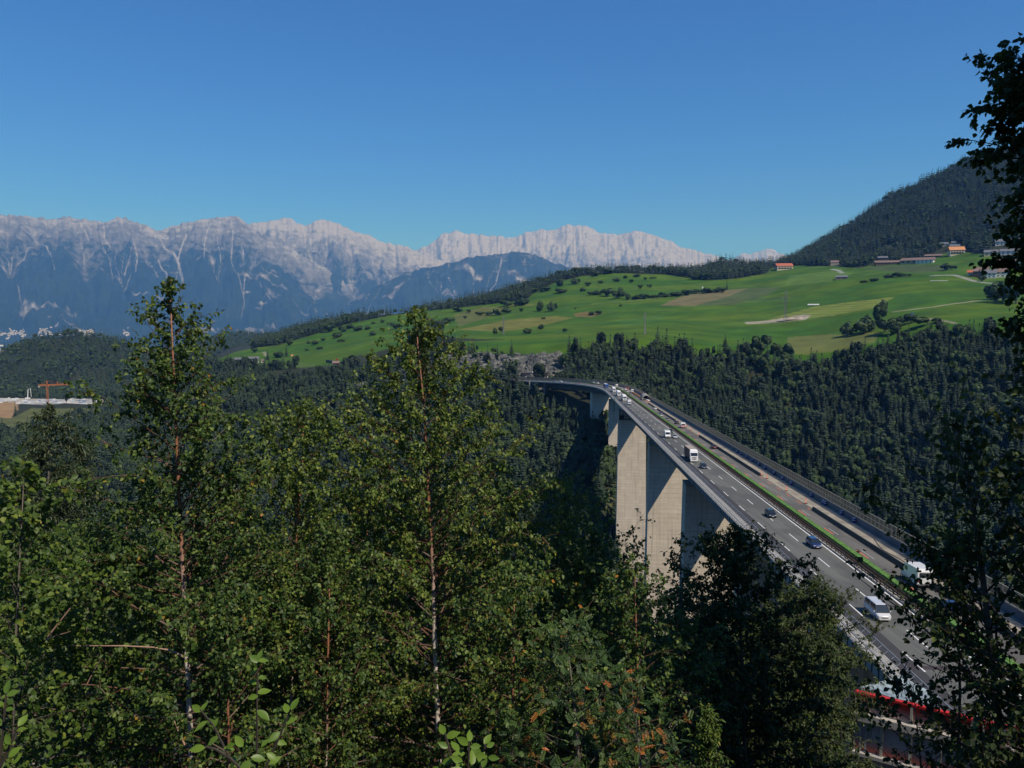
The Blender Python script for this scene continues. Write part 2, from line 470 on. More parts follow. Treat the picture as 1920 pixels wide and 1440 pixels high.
paint([(1300,574),(1365,556),(1402,541),(1464,538),(1440,553),(1375,572)], (.06, .085, .03))
paint([(1612,504),(1640,500),(1700,496),(1795,497),(1770,508),(1730,512),(1660,508)], (.05, .075, .028))
paint([(1395,562),(1470,556),(1480,561),(1410,566)], (.045, .085, .02))
paint([(1476,632),(1530,628),(1600,626),(1650,622),(1640,640),(1590,655),(1500,665),(1480,660)], (.12, .125, .04), k=.75)
paint([(860,618),(950,600),(1040,592),(1075,596),(1010,612),(940,622)], (.15, .135, .035), k=.7)
paint([(850,590),(905,575),(960,578),(900,600),(860,612)], (.12, .11, .04), k=.6)
paint([(1150,603),(1250,589),(1245,600),(1180,612)], (.05, .12, .02), k=.6)
paint([(1480,517),(1560,508),(1600,512),(1560,528),(1470,536)], (.085, .15, .03), k=.6)
paint([(1075,588),(1100,584),(1130,588),(1110,595),(1080,594)], (.14, .10, .04), k=.8)
paint([(400,690),(470,694),(560,690),(600,684),(560,680),(440,684)], (.075, .115, .03), k=.7)
st = reg([(1440,598),(1530,574),(1680,556),(1640,578),(1560,592),(1470,603)], 1040, 2480)
stripe = np.sin((GX * .8 + GY * .25) * 2 * np.pi / 17.0)
cov[st] = np.array((.125, .16, .03)) * (1 + .22 * stripe[st][:, None])
paint([(1396,604),(1440,601),(1500,590),(1522,590),(1512,599),(1470,604),(1400,608)], (.26, .23, .18), k=.9)
def path(pts, hw, c, k=.9):
    P = np.array([hit(*q)[:2] for q in pts])
    d = np.full(GX.shape, 1e9)
    m0 = (RR > 1000) & (RR < 2500) & (np.abs(AZ) < R_(38))
    gx, gy = GX[m0], GY[m0]; dd_ = np.full(gx.shape, 1e9)
    for a, b in zip(P[:-1], P[1:]):
        ab = b - a; t = np.clip(((gx - a[0]) * ab[0] + (gy - a[1]) * ab[1]) / (ab @ ab), 0, 1)
        dd_ = np.minimum(dd_, np.hypot(gx - a[0] - t * ab[0], gy - a[1] - t * ab[1]))
    d[m0] = dd_
    m = np.clip((hw - d) / 2.5 + .5, 0, 1)[..., None] * k
    cov[:] = cov * (1 - m) + np.array(c) * m
path([(1678,584),(1750,576),(1830,564),(1900,558)], 3.5, (.27, .24, .18))
path([(1700,595),(1740,598),(1790,606)], 3, (.25, .22, .17))
path([(1750,517),(1790,516),(1830,528),(1870,532)], 6, (.25, .25, .24))
path([(1560,505),(1572,507),(1580,512)], 5, (.25, .25, .24))
path([(1110,570),(1160,566),(1240,560)], 3, (.2, .19, .1), .7)
path([(905,578),(960,573),(1000,572)], 4, (.17, .14, .07), .7)
path([(480,662),(495,660),(500,668)], 3, (.25, .23, .18), .7)
m = reg(SITE, 1500, 2100); cov[m] = np.array((.33, .32, .30)) * (1 + .6 * n2[m])
m = reg(DIRT, 1300, 2100); cov[m] = np.array((.24, .16, .085)) * (1 + .2 * n2[m])
m = reg(GRASS_L, 1200, 2100); cov[m] = np.array((.075, .085, .03)) * (1 + .25 * n2[m])
cl = reg(CLIFF, 940, 1075) ; cov[cl] = np.array((.13, .13, .115)) * (1 + .9 * fbm(GX / 9, Zg / 5, 3, 31)[cl][:, None])
# rough broken faces on the cliff
Zg[cl] += 5.0 * fbm(GX / 14, GY / 14, 3, 41)[cl]
rv = (dm < 20); sub = np.zeros(GX.shape, bool)
sub[tuple(ii[wgt > .9].T)] = True
cov[sub & ~cl] = (.13, .13, .11)
veg = fbm(GX / 25, GY / 25, 3, 51)
low = (RR > 560) & (RR < 700) & (AZ > R_(4)) & (AZ < R_(8.5)) & (veg > .05)
cov[low] = np.array((.065, .07, .03))
for (cx, cy, rad) in ((112, 628, 34),):
    m = (np.hypot(GX - cx, GY - cy) < rad); cov[m] = np.array((.085, .08, .036)) * (1 + .8 * n2[m])
m, n, b, out = _nodes('ground_cover')
a = n.nodes.new('ShaderNodeAttribute'); a.attribute_name = 'cover'
fz = noise(n, .35, 6); fz2 = noise(n, .03, 4)
mul = n.nodes.new('ShaderNodeMix'); mul.data_type = 'RGBA'; mul.blend_type = 'MULTIPLY'; mul.inputs[0].default_value = 1
cr = n.nodes.new('ShaderNodeMapRange'); cr.inputs[1].default_value = .3; cr.inputs[2].default_value = .7; cr.inputs[3].default_value = .78; cr.inputs[4].default_value = 1.22
n.links.new(fz2, cr.inputs[0])
cm = n.nodes.new('ShaderNodeCombineColor')
for k in range(3): n.links.new(cr.outputs[0], cm.inputs[k])
n.links.new(a.outputs['Color'], mul.inputs[6]); n.links.new(cm.outputs[0], mul.inputs[7])
n.links.new(mul.outputs[2], b.inputs['Base Color'])
b.inputs['Roughness'].default_value = .9; b.inputs['Specular IOR Level'].default_value = .1
bump(n, b, fz, .5, .6)
NA, NR = GX.shape
idx = np.arange(NA * NR).reshape(NA, NR)
Q = np.stack([idx[:-1, :-1], idx[1:, :-1], idx[1:, 1:], idx[:-1, 1:]], -1).reshape(-1, 4)
terrain = link('terrain', np_mesh('terrain', np.stack([GX, GY, Zg], -1).reshape(-1, 3), Q, True, colors={'cover': cov.reshape(-1, 3)}), m)
tag(terrain, kind='structure')

# ------------------------------------------------------------------ mountains
m, n, b, out = _nodes('mountain_rock')
a = n.nodes.new('ShaderNodeAttribute'); a.attribute_name = 'rock'
f1 = noise(n, .0055, 9, rough=.74); f2 = noise(n, .0014, 5); f3 = noise(n, .002, 6, 'pos', (.35, .35, 5.0), .7)
sm = n.nodes.new('ShaderNodeMath'); sm.operation = 'MULTIPLY_ADD'; sm.inputs[1].default_value = 1.3; sm.inputs[2].default_value = -.65
n.links.new(f1, sm.inputs[0])
s3 = n.nodes.new('ShaderNodeMath'); s3.operation = 'MULTIPLY_ADD'; s3.inputs[1].default_value = .5; n.links.new(f3, s3.inputs[0])
n.links.new(sm.outputs[0], s3.inputs[2])
s4 = n.nodes.new('ShaderNodeMath'); s4.operation = 'ADD'; s4.inputs[1].default_value = -.25; n.links.new(s3.outputs[0], s4.inputs[0])
ad = n.nodes.new('ShaderNodeMath'); ad.operation = 'ADD'; n.links.new(a.outputs['Fac'], ad.inputs[0]); n.links.new(s4.outputs[0], ad.inputs[1])
greenc = mixn(n, ramp(n, f2, .4, .6), (.012, .022, .015), (.024, .036, .020))
r = n.nodes.new('ShaderNodeValToRGB'); e = r.color_ramp.elements
e[0].position, e[0].color = .40, (0, 0, 0, 1); e[1].position, e[1].color = .48, (1, 1, 1, 1)
n.links.new(ad.outputs[0], r.inputs[0])
r2 = n.nodes.new('ShaderNodeValToRGB'); e = r2.color_ramp.elements
e[0].position, e[0].color = .42, c4((.060, .064, .050)); e[1].position, e[1].color = 1.0, c4((.39, .375, .36))
k = e.new(.55); k.color = c4((.115, .11, .10)); k = e.new(.75); k.color = c4((.19, .185, .18))
n.links.new(ad.outputs[0], r2.inputs[0])
n.links.new(mixn(n, r.outputs[0], greenc, r2.outputs[0]), b.inputs['Base Color'])
b.inputs['Roughness'].default_value = .95; b.inputs['Specular IOR Level'].default_value = .05
bump(n, b, f1, 1.0, 150)
rock_mat = m
def seg_dist(px_, py_, ax, ay, bx, by):
    dx, dy = bx - ax, by - ay
    t = np.clip(((px_ - ax) * dx + (py_ - ay) * dy) / (dx * dx + dy * dy + 1e-9), 0, 1)
    return np.hypot(px_ - ax - t * dx, py_ - ay - t * dy), t
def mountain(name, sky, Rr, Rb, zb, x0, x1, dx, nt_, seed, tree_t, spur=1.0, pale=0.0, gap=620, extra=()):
    q_ = np.random.default_rng(seed)
    xs = np.arange(x0, x1 + .1, dx)
    srow = np.interp(xs, [q[0] for q in sky], [q[1] for q in sky])
    srow = srow + 1.6 * fbm(xs / 30, xs * 0 + seed, 3, seed) - 5.5 * (np.abs(perlin(xs / 13, xs * 0 + .5, seed + 2)) - .3) - 2.4 * (np.abs(perlin(xs / 4.7, xs * 0 + .5, seed + 12)) - .3) * np.clip((520 - srow) / 60, .2, 1)
    az = np.array([px_az(x) for x in xs])
    zr = Rr * np.array([(lambda r: r[2] / math.hypot(r[0], r[1]))(ray(x, y)) for x, y in zip(xs, srow)])
    t = np.concatenate([np.linspace(0, 1, nt_), [1.03, 1.08, 1.2]])
    Tm, A = np.meshgrid(t, az)
    Zr = zr[:, None]
    tt = np.clip(Tm, 0, 1)
    shape = .40 * tt + .60 * tt ** 1.7
    Rm = Rb + (Rr - Rb) * Tm
    K = 2.0
    lat = A * Rr / K
    hgt = np.maximum(Zr - zb, 60)
    up = zb + hgt * shape                                    # rough height before relief
    wob = 150 * fbm(lat / 900, Tm * 2.2, 3, seed + 5)
    l2 = lat + wob
    # chutes: each gathers a fan of gullies below the crest and runs down towards the valley
    dmin = np.full(lat.shape, 1e9); main = np.full(lat.shape, 1e9); scree = np.zeros(lat.shape)
    L0, L1 = lat.min(), lat.max(); c = L0 + gap * q_.random()
    heads = []
    while c < L1:
        w_ = q_.uniform(.55, 1.5); heads.append((c, w_, q_.uniform(.42, .66), q_.uniform(.08, .5))); c += gap * w_
    vs_ = hgt / K                                                 # vertical scale for the t direction
    for c, w_, tj, te in heads:
        sl = q_.uniform(-.35, .35); wide = q_.uniform(5, 15) * (1 if q_.random() < .6 else .5)
        d, f = seg_dist(l2, tt * vs_, c, tj * vs_, c + sl * 500, te * vs_)
        main = np.minimum(main, d)
        if q_.random() < .55:
            scree = np.maximum(scree, np.clip(1.25 - d / (wide * (1.25 - .6 * f)), 0, 1))
        for k in range(int(q_.integers(3, 6))):
            top = c + (k - 2 + q_.uniform(-.5, .5)) * gap * w_ * .27; tb = tj + q_.uniform(.0, .16)
            d, f = seg_dist(l2, tt * vs_, top, q_.uniform(.88, 1.0) * vs_, c + (top - c) * (tb - tj) * 1.6, tb * vs_)
            dmin = np.minimum(dmin, d)
            if q_.random() < .7: scree = np.maximum(scree, np.clip(1.1 - d / (q_.uniform(4, 11) * (.35 + f)), 0, 1) * .95)
    for pts_, wd in extra:                                    # the few chutes that stand out in the view
        for (xa, ra), (xb, rb) in zip(pts_[:-1], pts_[1:]):
            PXm = xs[:, None] + 0 * Tm; row_ = HOR - F_PX * up / Rm
            d, f = seg_dist(PXm, row_, xa, ra, xb, rb)
            if wd < 9: scree = np.maximum(scree, np.clip(1.4 - d / (wd * .42), 0, 1))
            else: scree = np.maximum(scree, np.clip(1.2 - d / wd, 0, 1) * np.clip(.72 + .9 * fbm(lat / 60, Tm * 30, 4, seed + 77), 0, 1))
    dall = np.minimum(dmin, main)
    env = np.clip(4 * tt * (1 - tt), 0, 1) ** .6
    g2 = 1 - 2 * np.abs(perlin((lat + .5 * wob + 420 * tt) / 260, Tm * 1.6 + seed, seed + 2))
    g3 = 1 - 2 * np.abs(perlin((lat + wob - 420 * tt) / 170, Tm * 2.4 + seed, seed + 3))
    d = spur * (-110 * K * np.exp(-(dall / 110) ** 1.2) + hgt * (.035 * g2 + .028 * g3)) * env + hgt * .075 * fbm(lat / 170, Tm * 8, 5, seed + 9) * env ** .5
    Z = zb + hgt * shape + d
    Z = np.where(Tm > 1, zb + hgt * (1 - (Tm - 1) * 2.2), Z)
    nz = fbm(lat / 420, Tm * 3, 3, seed + 21); fine = fbm(lat / 90, Tm * 16, 4, seed + 23); strata = fbm(lat / 260 + Tm * 4, Tm * 26, 3, seed + 25)
    tl = tree_t + .13 * np.clip(main / (gap * .42), 0, 1.3) - .05 + .05 * nz           # the wood climbs the buttresses between chutes
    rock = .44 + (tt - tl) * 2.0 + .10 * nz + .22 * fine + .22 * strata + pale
    rock = np.where(tt < tl - .02, np.minimum(rock, .36 + .12 * fine), rock)
    patch = fbm(lat / 620 + 4, Tm * 5, 3, seed + 41) + .25 * strata
    rock = np.where((patch > .27) & (tt < tl) & (tt > .10), .42 + .7 * fine + .5 * strata + .25 * (patch - .27), rock)
    rock = np.maximum(rock, scree * (.62 + .4 * np.clip(tt * 1.3, 0, 1)))
    X, Y = Rm * np.sin(A), Rm * np.cos(A)
    na, nn = X.shape
    ix = np.arange(na * nn).reshape(na, nn)
    q = np.stack([ix[:-1, :-1], ix[1:, :-1], ix[1:, 1:], ix[:-1, 1:]], -1).reshape(-1, 4)
    o = link(name, np_mesh(name, np.stack([X, Y, Z], -1).reshape(-1, 3), q, True, {'rock': np.clip(rock, 0, 1).ravel()}), rock_mat)
    tag(o, None, None, None, 'structure')
    return o
mountain('mountain_range', [(-420,402),(-300,395),(-100,393),(0,401),(20,404),(60,405),(80,409),(110,412),(135,406),(160,411),(200,416),(240,408),(262,418),(282,421),(300,433),(320,426),(345,420),(380,413),(410,408),(440,403),(455,410),(470,420),(500,441),(540,462),(590,490),(650,525),(700,550),(780,590)],
         23000, 16000, -560, -420, 780, 1.6, 190, 101, .66, extra=[([(283,440),(312,468),(335,490),(343,520),(346,545)],7), ([(355,450),(342,475),(338,495)],4), ([(438,420),(441,450),(436,485),(445,505),(455,540),(470,550)],3), ([(400,430),(388,460),(386,500)],3), ([(200,430),(203,465),(212,475)],4), ([(140,415),(165,450),(172,466)],3), ([(40,410),(60,450),(95,490),(107,520)],2.2), ([(255,460),(262,490),(258,520)],4), ([(300,490),(315,520),(320,545)],4)])
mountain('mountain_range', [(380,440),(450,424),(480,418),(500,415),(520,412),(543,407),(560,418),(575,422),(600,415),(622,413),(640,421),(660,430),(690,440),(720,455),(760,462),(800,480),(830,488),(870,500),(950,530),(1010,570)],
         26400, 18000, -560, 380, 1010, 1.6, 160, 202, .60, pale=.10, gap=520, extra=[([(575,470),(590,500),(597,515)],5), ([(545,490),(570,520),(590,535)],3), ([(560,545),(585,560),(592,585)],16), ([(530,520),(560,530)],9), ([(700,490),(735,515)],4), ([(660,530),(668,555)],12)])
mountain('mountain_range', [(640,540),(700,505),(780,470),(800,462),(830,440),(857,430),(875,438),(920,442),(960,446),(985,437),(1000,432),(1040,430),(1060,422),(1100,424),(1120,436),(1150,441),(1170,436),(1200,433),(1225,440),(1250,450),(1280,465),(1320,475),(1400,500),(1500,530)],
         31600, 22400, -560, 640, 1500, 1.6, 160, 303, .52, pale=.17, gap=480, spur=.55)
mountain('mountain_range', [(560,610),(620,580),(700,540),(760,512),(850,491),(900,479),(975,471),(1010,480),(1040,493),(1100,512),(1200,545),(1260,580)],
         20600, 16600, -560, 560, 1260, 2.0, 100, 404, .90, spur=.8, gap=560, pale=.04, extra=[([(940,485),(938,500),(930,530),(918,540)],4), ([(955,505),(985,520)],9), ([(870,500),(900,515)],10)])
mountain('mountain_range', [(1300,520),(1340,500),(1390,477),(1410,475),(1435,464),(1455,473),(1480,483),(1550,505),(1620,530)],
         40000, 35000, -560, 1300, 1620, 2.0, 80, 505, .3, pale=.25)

# ------------------------------------------------------------------ haze
hz = MB().box((0, 0, 1630), (84000, 84000, 4420))
hm = bpy.data.materials.new('haze'); hm.use_nodes = True
hn = hm.node_tree; hn.nodes.clear()
ho = hn.nodes.new('ShaderNodeOutputMaterial'); hv = hn.nodes.new('ShaderNodeVolumePrincipled')
hv.inputs['Density'].default_value = 3.9e-5
hv.inputs['Color'].default_value = (.15, .42, 1.0, 1)
hv.inputs['Absorption Color'].default_value = (1, 1, 1, 1)
hv.inputs['Anisotropy'].default_value = 0.0
hn.links.new(hv.outputs[0], ho.inputs['Volume'])
haze = link('haze', hz, hm); tag(haze, kind='stuff')

# ------------------------------------------------------------------ the bridge
def concrete(name, c, c2, band=True):
    m, n, b, out = _nodes(name)
    f = noise(n, .35, 6, 'pos', (1, 1, .25)); g = noise(n, .09, 4, 'pos', (1, 1, 2.5)); h = noise(n, 3.0, 4, 'pos', (.12, .12, 3.2))
    c0 = mixn(n, ramp(n, f, .3, .7), c, c2)
    c1 = mixn(n, ramp(n, g, .45, .7), c0, tuple(x * .82 for x in c))
    if band:
        wv = n.nodes.new('ShaderNodeTexWave'); wv.wave_type = 'BANDS'; wv.bands_direction = 'Z'
        wv.inputs['Scale'].default_value = .16; wv.inputs['Distortion'].default_value = 3.0; wv.inputs['Detail'].default_value = 3
        wv.inputs['Detail Scale'].default_value = .5
        n.links.new(n.nodes.new('ShaderNodeNewGeometry').outputs['Position'], wv.inputs[0])
        c1 = mixn(n, ramp(n, wv.outputs['Fac'], .6, 1.9), c1, tuple(x * .8 for x in c2))
        c1 = mixn(n, ramp(n, h, .48, .95), c1, tuple(x * .68 for x in c2))
    if band:
        geo = n.nodes.new('ShaderNodeNewGeometry'); sp_ = n.nodes.new('ShaderNodeSeparateXYZ'); cb_ = n.nodes.new('ShaderNodeCombineXYZ')
        n.links.new(geo.outputs['Position'], sp_.inputs[0]); n.links.new(sp_.outputs[0], cb_.inputs[0]); n.links.new(sp_.outputs[2], cb_.inputs[1])
        br = n.nodes.new('ShaderNodeTexBrick'); br.inputs['Scale'].default_value = 1.0; br.inputs['Brick Width'].default_value = 4.8; br.inputs['Row Height'].default_value = 2.4
        br.inputs['Mortar Size'].default_value = .07; br.inputs['Mortar Smooth'].default_value = .3; br.offset = 0.0
        br.inputs['Color1'].default_value = (1, 1, 1, 1); br.inputs['Color2'].default_value = (.80, .80, .80, 1); br.inputs['Mortar'].default_value = (.55, .54, .52, 1)
        n.links.new(cb_.outputs[0], br.inputs[0])
        ml = n.nodes.new('ShaderNodeMix'); ml.data_type = 'RGBA'; ml.blend_type = 'MULTIPLY'; ml.inputs[0].default_value = .55
        n.links.new(c1, ml.inputs[6]); n.links.new(br.outputs[0], ml.inputs[7]); c1 = ml.outputs[2]
        run = noise(n, .9, 5, 'pos', (1, 1, .035)); c1 = mixn(n, ramp(n, run, .52, .8), c1, tuple(x * .55 for x in c2))
    n.links.new(c1, b.inputs['Base Color'])
    b.inputs['Roughness'].default_value = .88; b.inputs['Specular IOR Level'].default_value = .2
    bump(n, b, h, .25, .05)
    return m
M_pier = concrete('pier_concrete', (.70, .61, .49), (.58, .505, .405))
M_conc = concrete('deck_concrete', (.36, .35, .32), (.28, .27, .25), False)
M_asph = mat('asphalt_light', (.108, .108, .094), (.084, .085, .076), .25, .85, stretch=(1, .12, 1))
M_asph2 = mat('asphalt_dark', (.046, .045, .047), (.035, .034, .036), .3, .85)
M_asph3 = mat('asphalt_brown', (.125, .116, .102), (.092, .086, .077), .3, .85)
M_pave = mat('work_pavement', (.31, .275, .215), (.19, .17, .14), .3, .9)
M_pale = mat('pale_kerb', (.46, .41, .31), (.30, .26, .19), .6, .9)
def asphalt(name, c, c2):
    m, n, b, out = _nodes(name)
    def along(scale, st):
        t = n.nodes.new('ShaderNodeTexNoise'); t.inputs['Scale'].default_value = scale; t.inputs['Detail'].default_value = 4
        mp = n.nodes.new('ShaderNodeMapping'); mp.vector_type = 'POINT'; mp.inputs['Rotation'].default_value = (0, 0, .0645); mp.inputs['Scale'].default_value = st
        n.links.new(n.nodes.new('ShaderNodeNewGeometry').outputs['Position'], mp.inputs[0]); n.links.new(mp.outputs[0], t.inputs[0]); return t.outputs['Fac']
    a = mixn(n, ramp(n, along(.9, (1, .012, 1)), .35, .65), c, c2)
    a = mixn(n, ramp(n, along(.07, (1, .5, 1)), .52, .56), a, tuple(x * .88 for x in c2))
    a = mixn(n, ramp(n, noise(n, 6, 5), .55, .8), a, tuple(x * 1.25 for x in c))
    n.links.new(a, b.inputs['Base Color']); b.inputs['Roughness'].default_value = .85
    return m
M_asph = asphalt('asphalt_light_worn', (.116, .116, .102), (.084, .085, .077))
M_asph3 = asphalt('asphalt_brown_worn', (.135, .126, .110), (.092, .086, .078))
M_white = mat('road_white', (.78, .78, .76), (.62, .62, .6), 2.0, .7)
M_orange = mat('road_orange', (.75, .17, .05), (.6, .14, .04), 2.0, .7)
M_girder = mat('girder_paint', (.075, .09, .105), (.055, .066, .078), .2, .6)
M_steel = mat('galvanised', (.40, .41, .42), (.30, .31, .32), 1.0, .5, .5)
M_fascia = mat('fascia_plate', (.30, .31, .30), (.20, .205, .20), .8, .7)
M_rust = mat('rail_brown', (.12, .065, .038), (.05, .035, .028), .9, .7)
M_dark = mat('dark_rubber', (.02, .019, .018), (.03, .027, .025), 1.0, .8)
M_turf = mat('median_turf', (.11, .23, .045), (.08, .175, .035), .8, .95)
M_wall = mat('walkway_wall', (.16, .165, .185), (.11, .115, .13), .3, .85)
M_frame = mat('barrier_frame', (.36, .34, .28), (.28, .265, .22), 1.0, .6)
M_black = mat('black', (.012, .012, .013), (.02, .02, .021), 2.0, .5)

S0, S1 = -58.0, 905.0
bridge = empty('motorway_bridge', tuple(bp(400, 1.2)))
tag(bridge, 'tall concrete and steel motorway bridge curving across the wooded valley', 'bridge')
inv = Matrix.Translation(-Vector(bridge.location))
def bpart(name, mb, m, **k):
    o = link(name, mb, m); o.parent = bridge; o.matrix_parent_inverse = inv
    KIDS.setdefault(bridge.name, []).append(o)
    return o
bpart('deck', sweep([(-12.0, -.35), (-12.0, -.06), (13.9, -.06), (13.9, -.35), (6.4, -.85), (-4.2, -.85)], S0, S1), M_conc)
bpart('girder', sweep([(-4.0, -.86), (6.2, -.86), (6.0, -7.4), (-3.8, -7.4)], S0, S1), M_girder)
brk = MB()
for s in np.arange(S0 + 4, S1 - 2, 9.0):
    for a, e in ((-4.0, -11.7), (6.2, 13.6)):
        q = [bp(s + d, o, z) for d in (-.12, .12) for o, z in ((a, -.87), (e, -.37), (a, -3.6))]
        brk.add(q, [(0, 1, 2), (3, 5, 4), (0, 3, 4, 1), (1, 4, 5, 2), (2, 5, 3, 0)])
tag(bpart('bracket', brk, M_girder), kind='stuff')
bpart('fascia', sweep([(-12.16, -1.25), (-12.01, -1.25), (-12.01, .12), (-12.16, .12)], S0, S1), M_fascia)
bpart('fascia', sweep([(13.91, -1.0), (14.05, -1.0), (14.05, .12), (13.91, .12)], S0, S1), M_fascia)
bpart('walkway', sweep(rect(-12.0, -10.0, -.05, .10), S0, S1), M_conc)
rib = MB()
for s in np.arange(S0 + 1, 420, 2.0):
    for d in (0.,):
        q = [bp(s + a, o, z) for a in (-.06, .06) for o, z in ((-12.28, -1.2), (-12.165, -1.2), (-12.165, .1), (-12.28, .1))]
        rib.add(q, [(0, 1, 2, 3), (7, 6, 5, 4), (0, 4, 5, 1), (1, 5, 6, 2), (2, 6, 7, 3), (3, 7, 4, 0)])
tag(bpart('fascia_rib', rib, mat('rib_dark', (.1, .105, .11), None, 1.0)), kind='stuff')
# piers
def pier(s, half0=9.65, dep=7.2, ztop=-7.42):
    x = bp(s, 1.15, ztop); gz = min(float(ground(x[0], x[1])), x[2] - 6) - 8
    h = hdg(s); H = x[2] - gz; nst = max(3, int(H / 6)); b = MB(); vs = []
    for i in range(nst + 1):
        t = i / nst; z = x[2] - H * t; gr = H * t
        wx = half0 + gr * .011; wy = dep / 2 + gr * .018
        for a, e in ((-wx, -wy), (wx, -wy), (wx, wy), (-wx, wy)):
            vs.append((x[0] + a * math.cos(h) + e * math.sin(h), x[1] - a * math.sin(h) + e * math.cos(h), z))
    b.add(vs, [(i * 4 + k, i * 4 + (k + 1) % 4, i * 4 + 4 + (k + 1) % 4, i * 4 + 4 + k) for i in range(nst) for k in range(4)] + [(0, 1, 2, 3)])
    return b, x, H, h
PIERS = [(62, 'near'), (116, ''), (198, ''), (308, ''), (513, ''), (628, ''), (737, '')]
for s, _ in PIERS:
    b, x, H, h = pier(s)
    p = bpart('pier', b, M_pier)
    cap = MB(); cap.box((x[0], x[1], x[2] + .32 - .4), (19.36, 7.26, .8), -h)
    c_ = link('pier_cap', cap, M_conc); c_.parent = p
for s, ht in ((628, 0),):
    x = bp(s, 1.15, 0); g = float(ground(x[0], x[1]))
    pl = MB(); pl.box((x[0] - .5, x[1] - 1, max(g, x[2] - 200) + 1), (26, 14, 9), -hdg(s))
    bpart('plinth', pl, M_pier)
ab = MB(); x = bp(S1 - 3, 1.15, -5.5); ab.box(x, (25, 9, 9), -hdg(S1 - 3)); bpart('abutment', ab, M_pier)
ab = MB(); x = bp(14, 1.15, -16.0); ab.box(x, (22, 10, 17), -hdg(14)); bpart('abutment', ab, M_pier)
# approach columns in front of the far abutment
for s in (858, 876, 892):
    x = bp(s, -8, -6); c = MB(); c.box((x[0], x[1], x[2] - 2), (1.6, 1.6, 14), -hdg(s)); bpart('column', c, M_conc)
x0, x1 = bp(880, -11.5, -1.0), bp(868, -11.8, -6.5)
bpart('strut', MB().tube([x0, x1], .35, 6), M_conc)
bpart('column', MB().box(bp(881, -11.6, -4.5), (1.8, 1.8, 9), 0), mat('pale_column', (.55, .46, .34), None, .5))

# road surfaces and paint (each sheet a few mm above the last)
ROAD1 = 1125.0
road = empty('carriageway', tuple(bp(400, 1.2))); tag(road, kind='structure')
inv2 = Matrix.Translation(-Vector(road.location))
def rpart(name, mb, m, stuff=False):
    o = link(name, mb, m); o.parent = road; o.matrix_parent_inverse = inv2
    if stuff: tag(o, kind='stuff')
    return o
def strip(o0, o1, z, s0, s1, step=6.0): return sweep([(o0, z), (o1, z)], s0, s1, step, closed=False)
rpart('asphalt', strip(-7.42, .42, 0, S0, ROAD1), M_asph)
rpart('asphalt', strip(-9.99, -7.42, 0, S0, ROAD1), M_asph2)
rpart('asphalt', strip(.42, 2.0, -.001, S0, ROAD1), M_conc)
rpart('asphalt', strip(3.35, 9.2, 0, S0, ROAD1), M_asph3)
rpart('pavement', strip(9.2, 13.2, .002, S0, ROAD1), M_pave)
for o0, wd in ((-.12, .22), ):
    rpart('edge_line', strip(o0, o0 + wd, .005, S0, ROAD1), M_white)
rpart('edge_line', strip(3.42, 3.60, .005, S0, 640), mat('road_grey', (.34, .34, .33), None, 2.0))
for o0, z0 in ((8.75, .006), (9.15, .006)):
    rpart('kerb_strip', strip(o0, o0 + .22, z0, S0, 420), M_pale)
def dashes(o, s_start, period, length, wd, m, s_end, name='lane_dash'):
    for s in np.arange(s_start, s_end, period):
        rpart(name, strip(o - wd / 2, o + wd / 2, .006, s - length, s, 3.0), m)
dashes(-3.65, 58.2, 18, 6, .17, M_white, 700)
dashes(-3.65, 40.2, -18, 6, .17, M_white, -50)
dashes(-7.30, 50.5, 18, 6, .17, M_white, 700)
dashes(-7.30, 32.5, -18, 6, .17, M_white, -50)
dashes(5.75, 46, 18, 6, .13, mat('road_white_worn', (.45, .45, .44), (.3, .3, .3), 1.5), 520)
dashes(4.95, 46, 18, 5.6, .19, M_orange, 330)
dashes(7.9, 40, 9, 4, .16, M_orange, 330)

# black tar seams
for o in (-1.9, -5.6):
    rpart('tar_seam', strip(o, o + .05, .003, S0, 300), M_asph2)
rpart('expansion_joint', strip(-9.9, .3, .004, 27.2, 28.3, 1.0), mat('joint_brown', (.055, .04, .04), None, 1.0))

# median: guard rails and turf strip
def rails(o, s0, s1, label):
    e = empty('guard_rail', tuple(bp(200, o))); tag(e, label, 'guard rail', 'guard rails along the median')
    iv = Matrix.Translation(-Vector(e.location))
    def put(nm, mb, m, stuff=False):
        q = link(nm, mb, m); q.parent = e; q.matrix_parent_inverse = iv
        if stuff: tag(q, kind='stuff')
        return q
    put('beam', sweep([(o - .05, .55), (o + .05, .58), (o + .05, .83), (o - .05, .86)], s0, s1), M_rust)
    put('beam', sweep([(o - .04, .22), (o + .04, .22), (o + .04, .36), (o - .04, .36)], s0, s1), M_rust)
    pm = MB().box((0, 0, .26), (.09, .14, .52)).mesh('post')
    pm.materials.append(M_rust)
    far = MB()
    for i, s in enumerate(np.arange(s0 + 1, s1, 2.5)):
        p = bp(s, o)
        if s < 300:
            q = link('post', pm, None); q.parent = e; q.matrix_parent_inverse = iv; q.location = p; q.rotation_euler = (0, 0, -hdg(s))
        else: far.box(p + np.array((0, 0, .26)), (.09, .14, .52), -hdg(s))
    put('far_posts', far, M_rust, True)
rails(.80, S0, 1000, 'brown steel guard rail on the side of the open left carriageway')
rails(1.62, S0, 1000, 'brown steel guard rail right beside the green median strip')
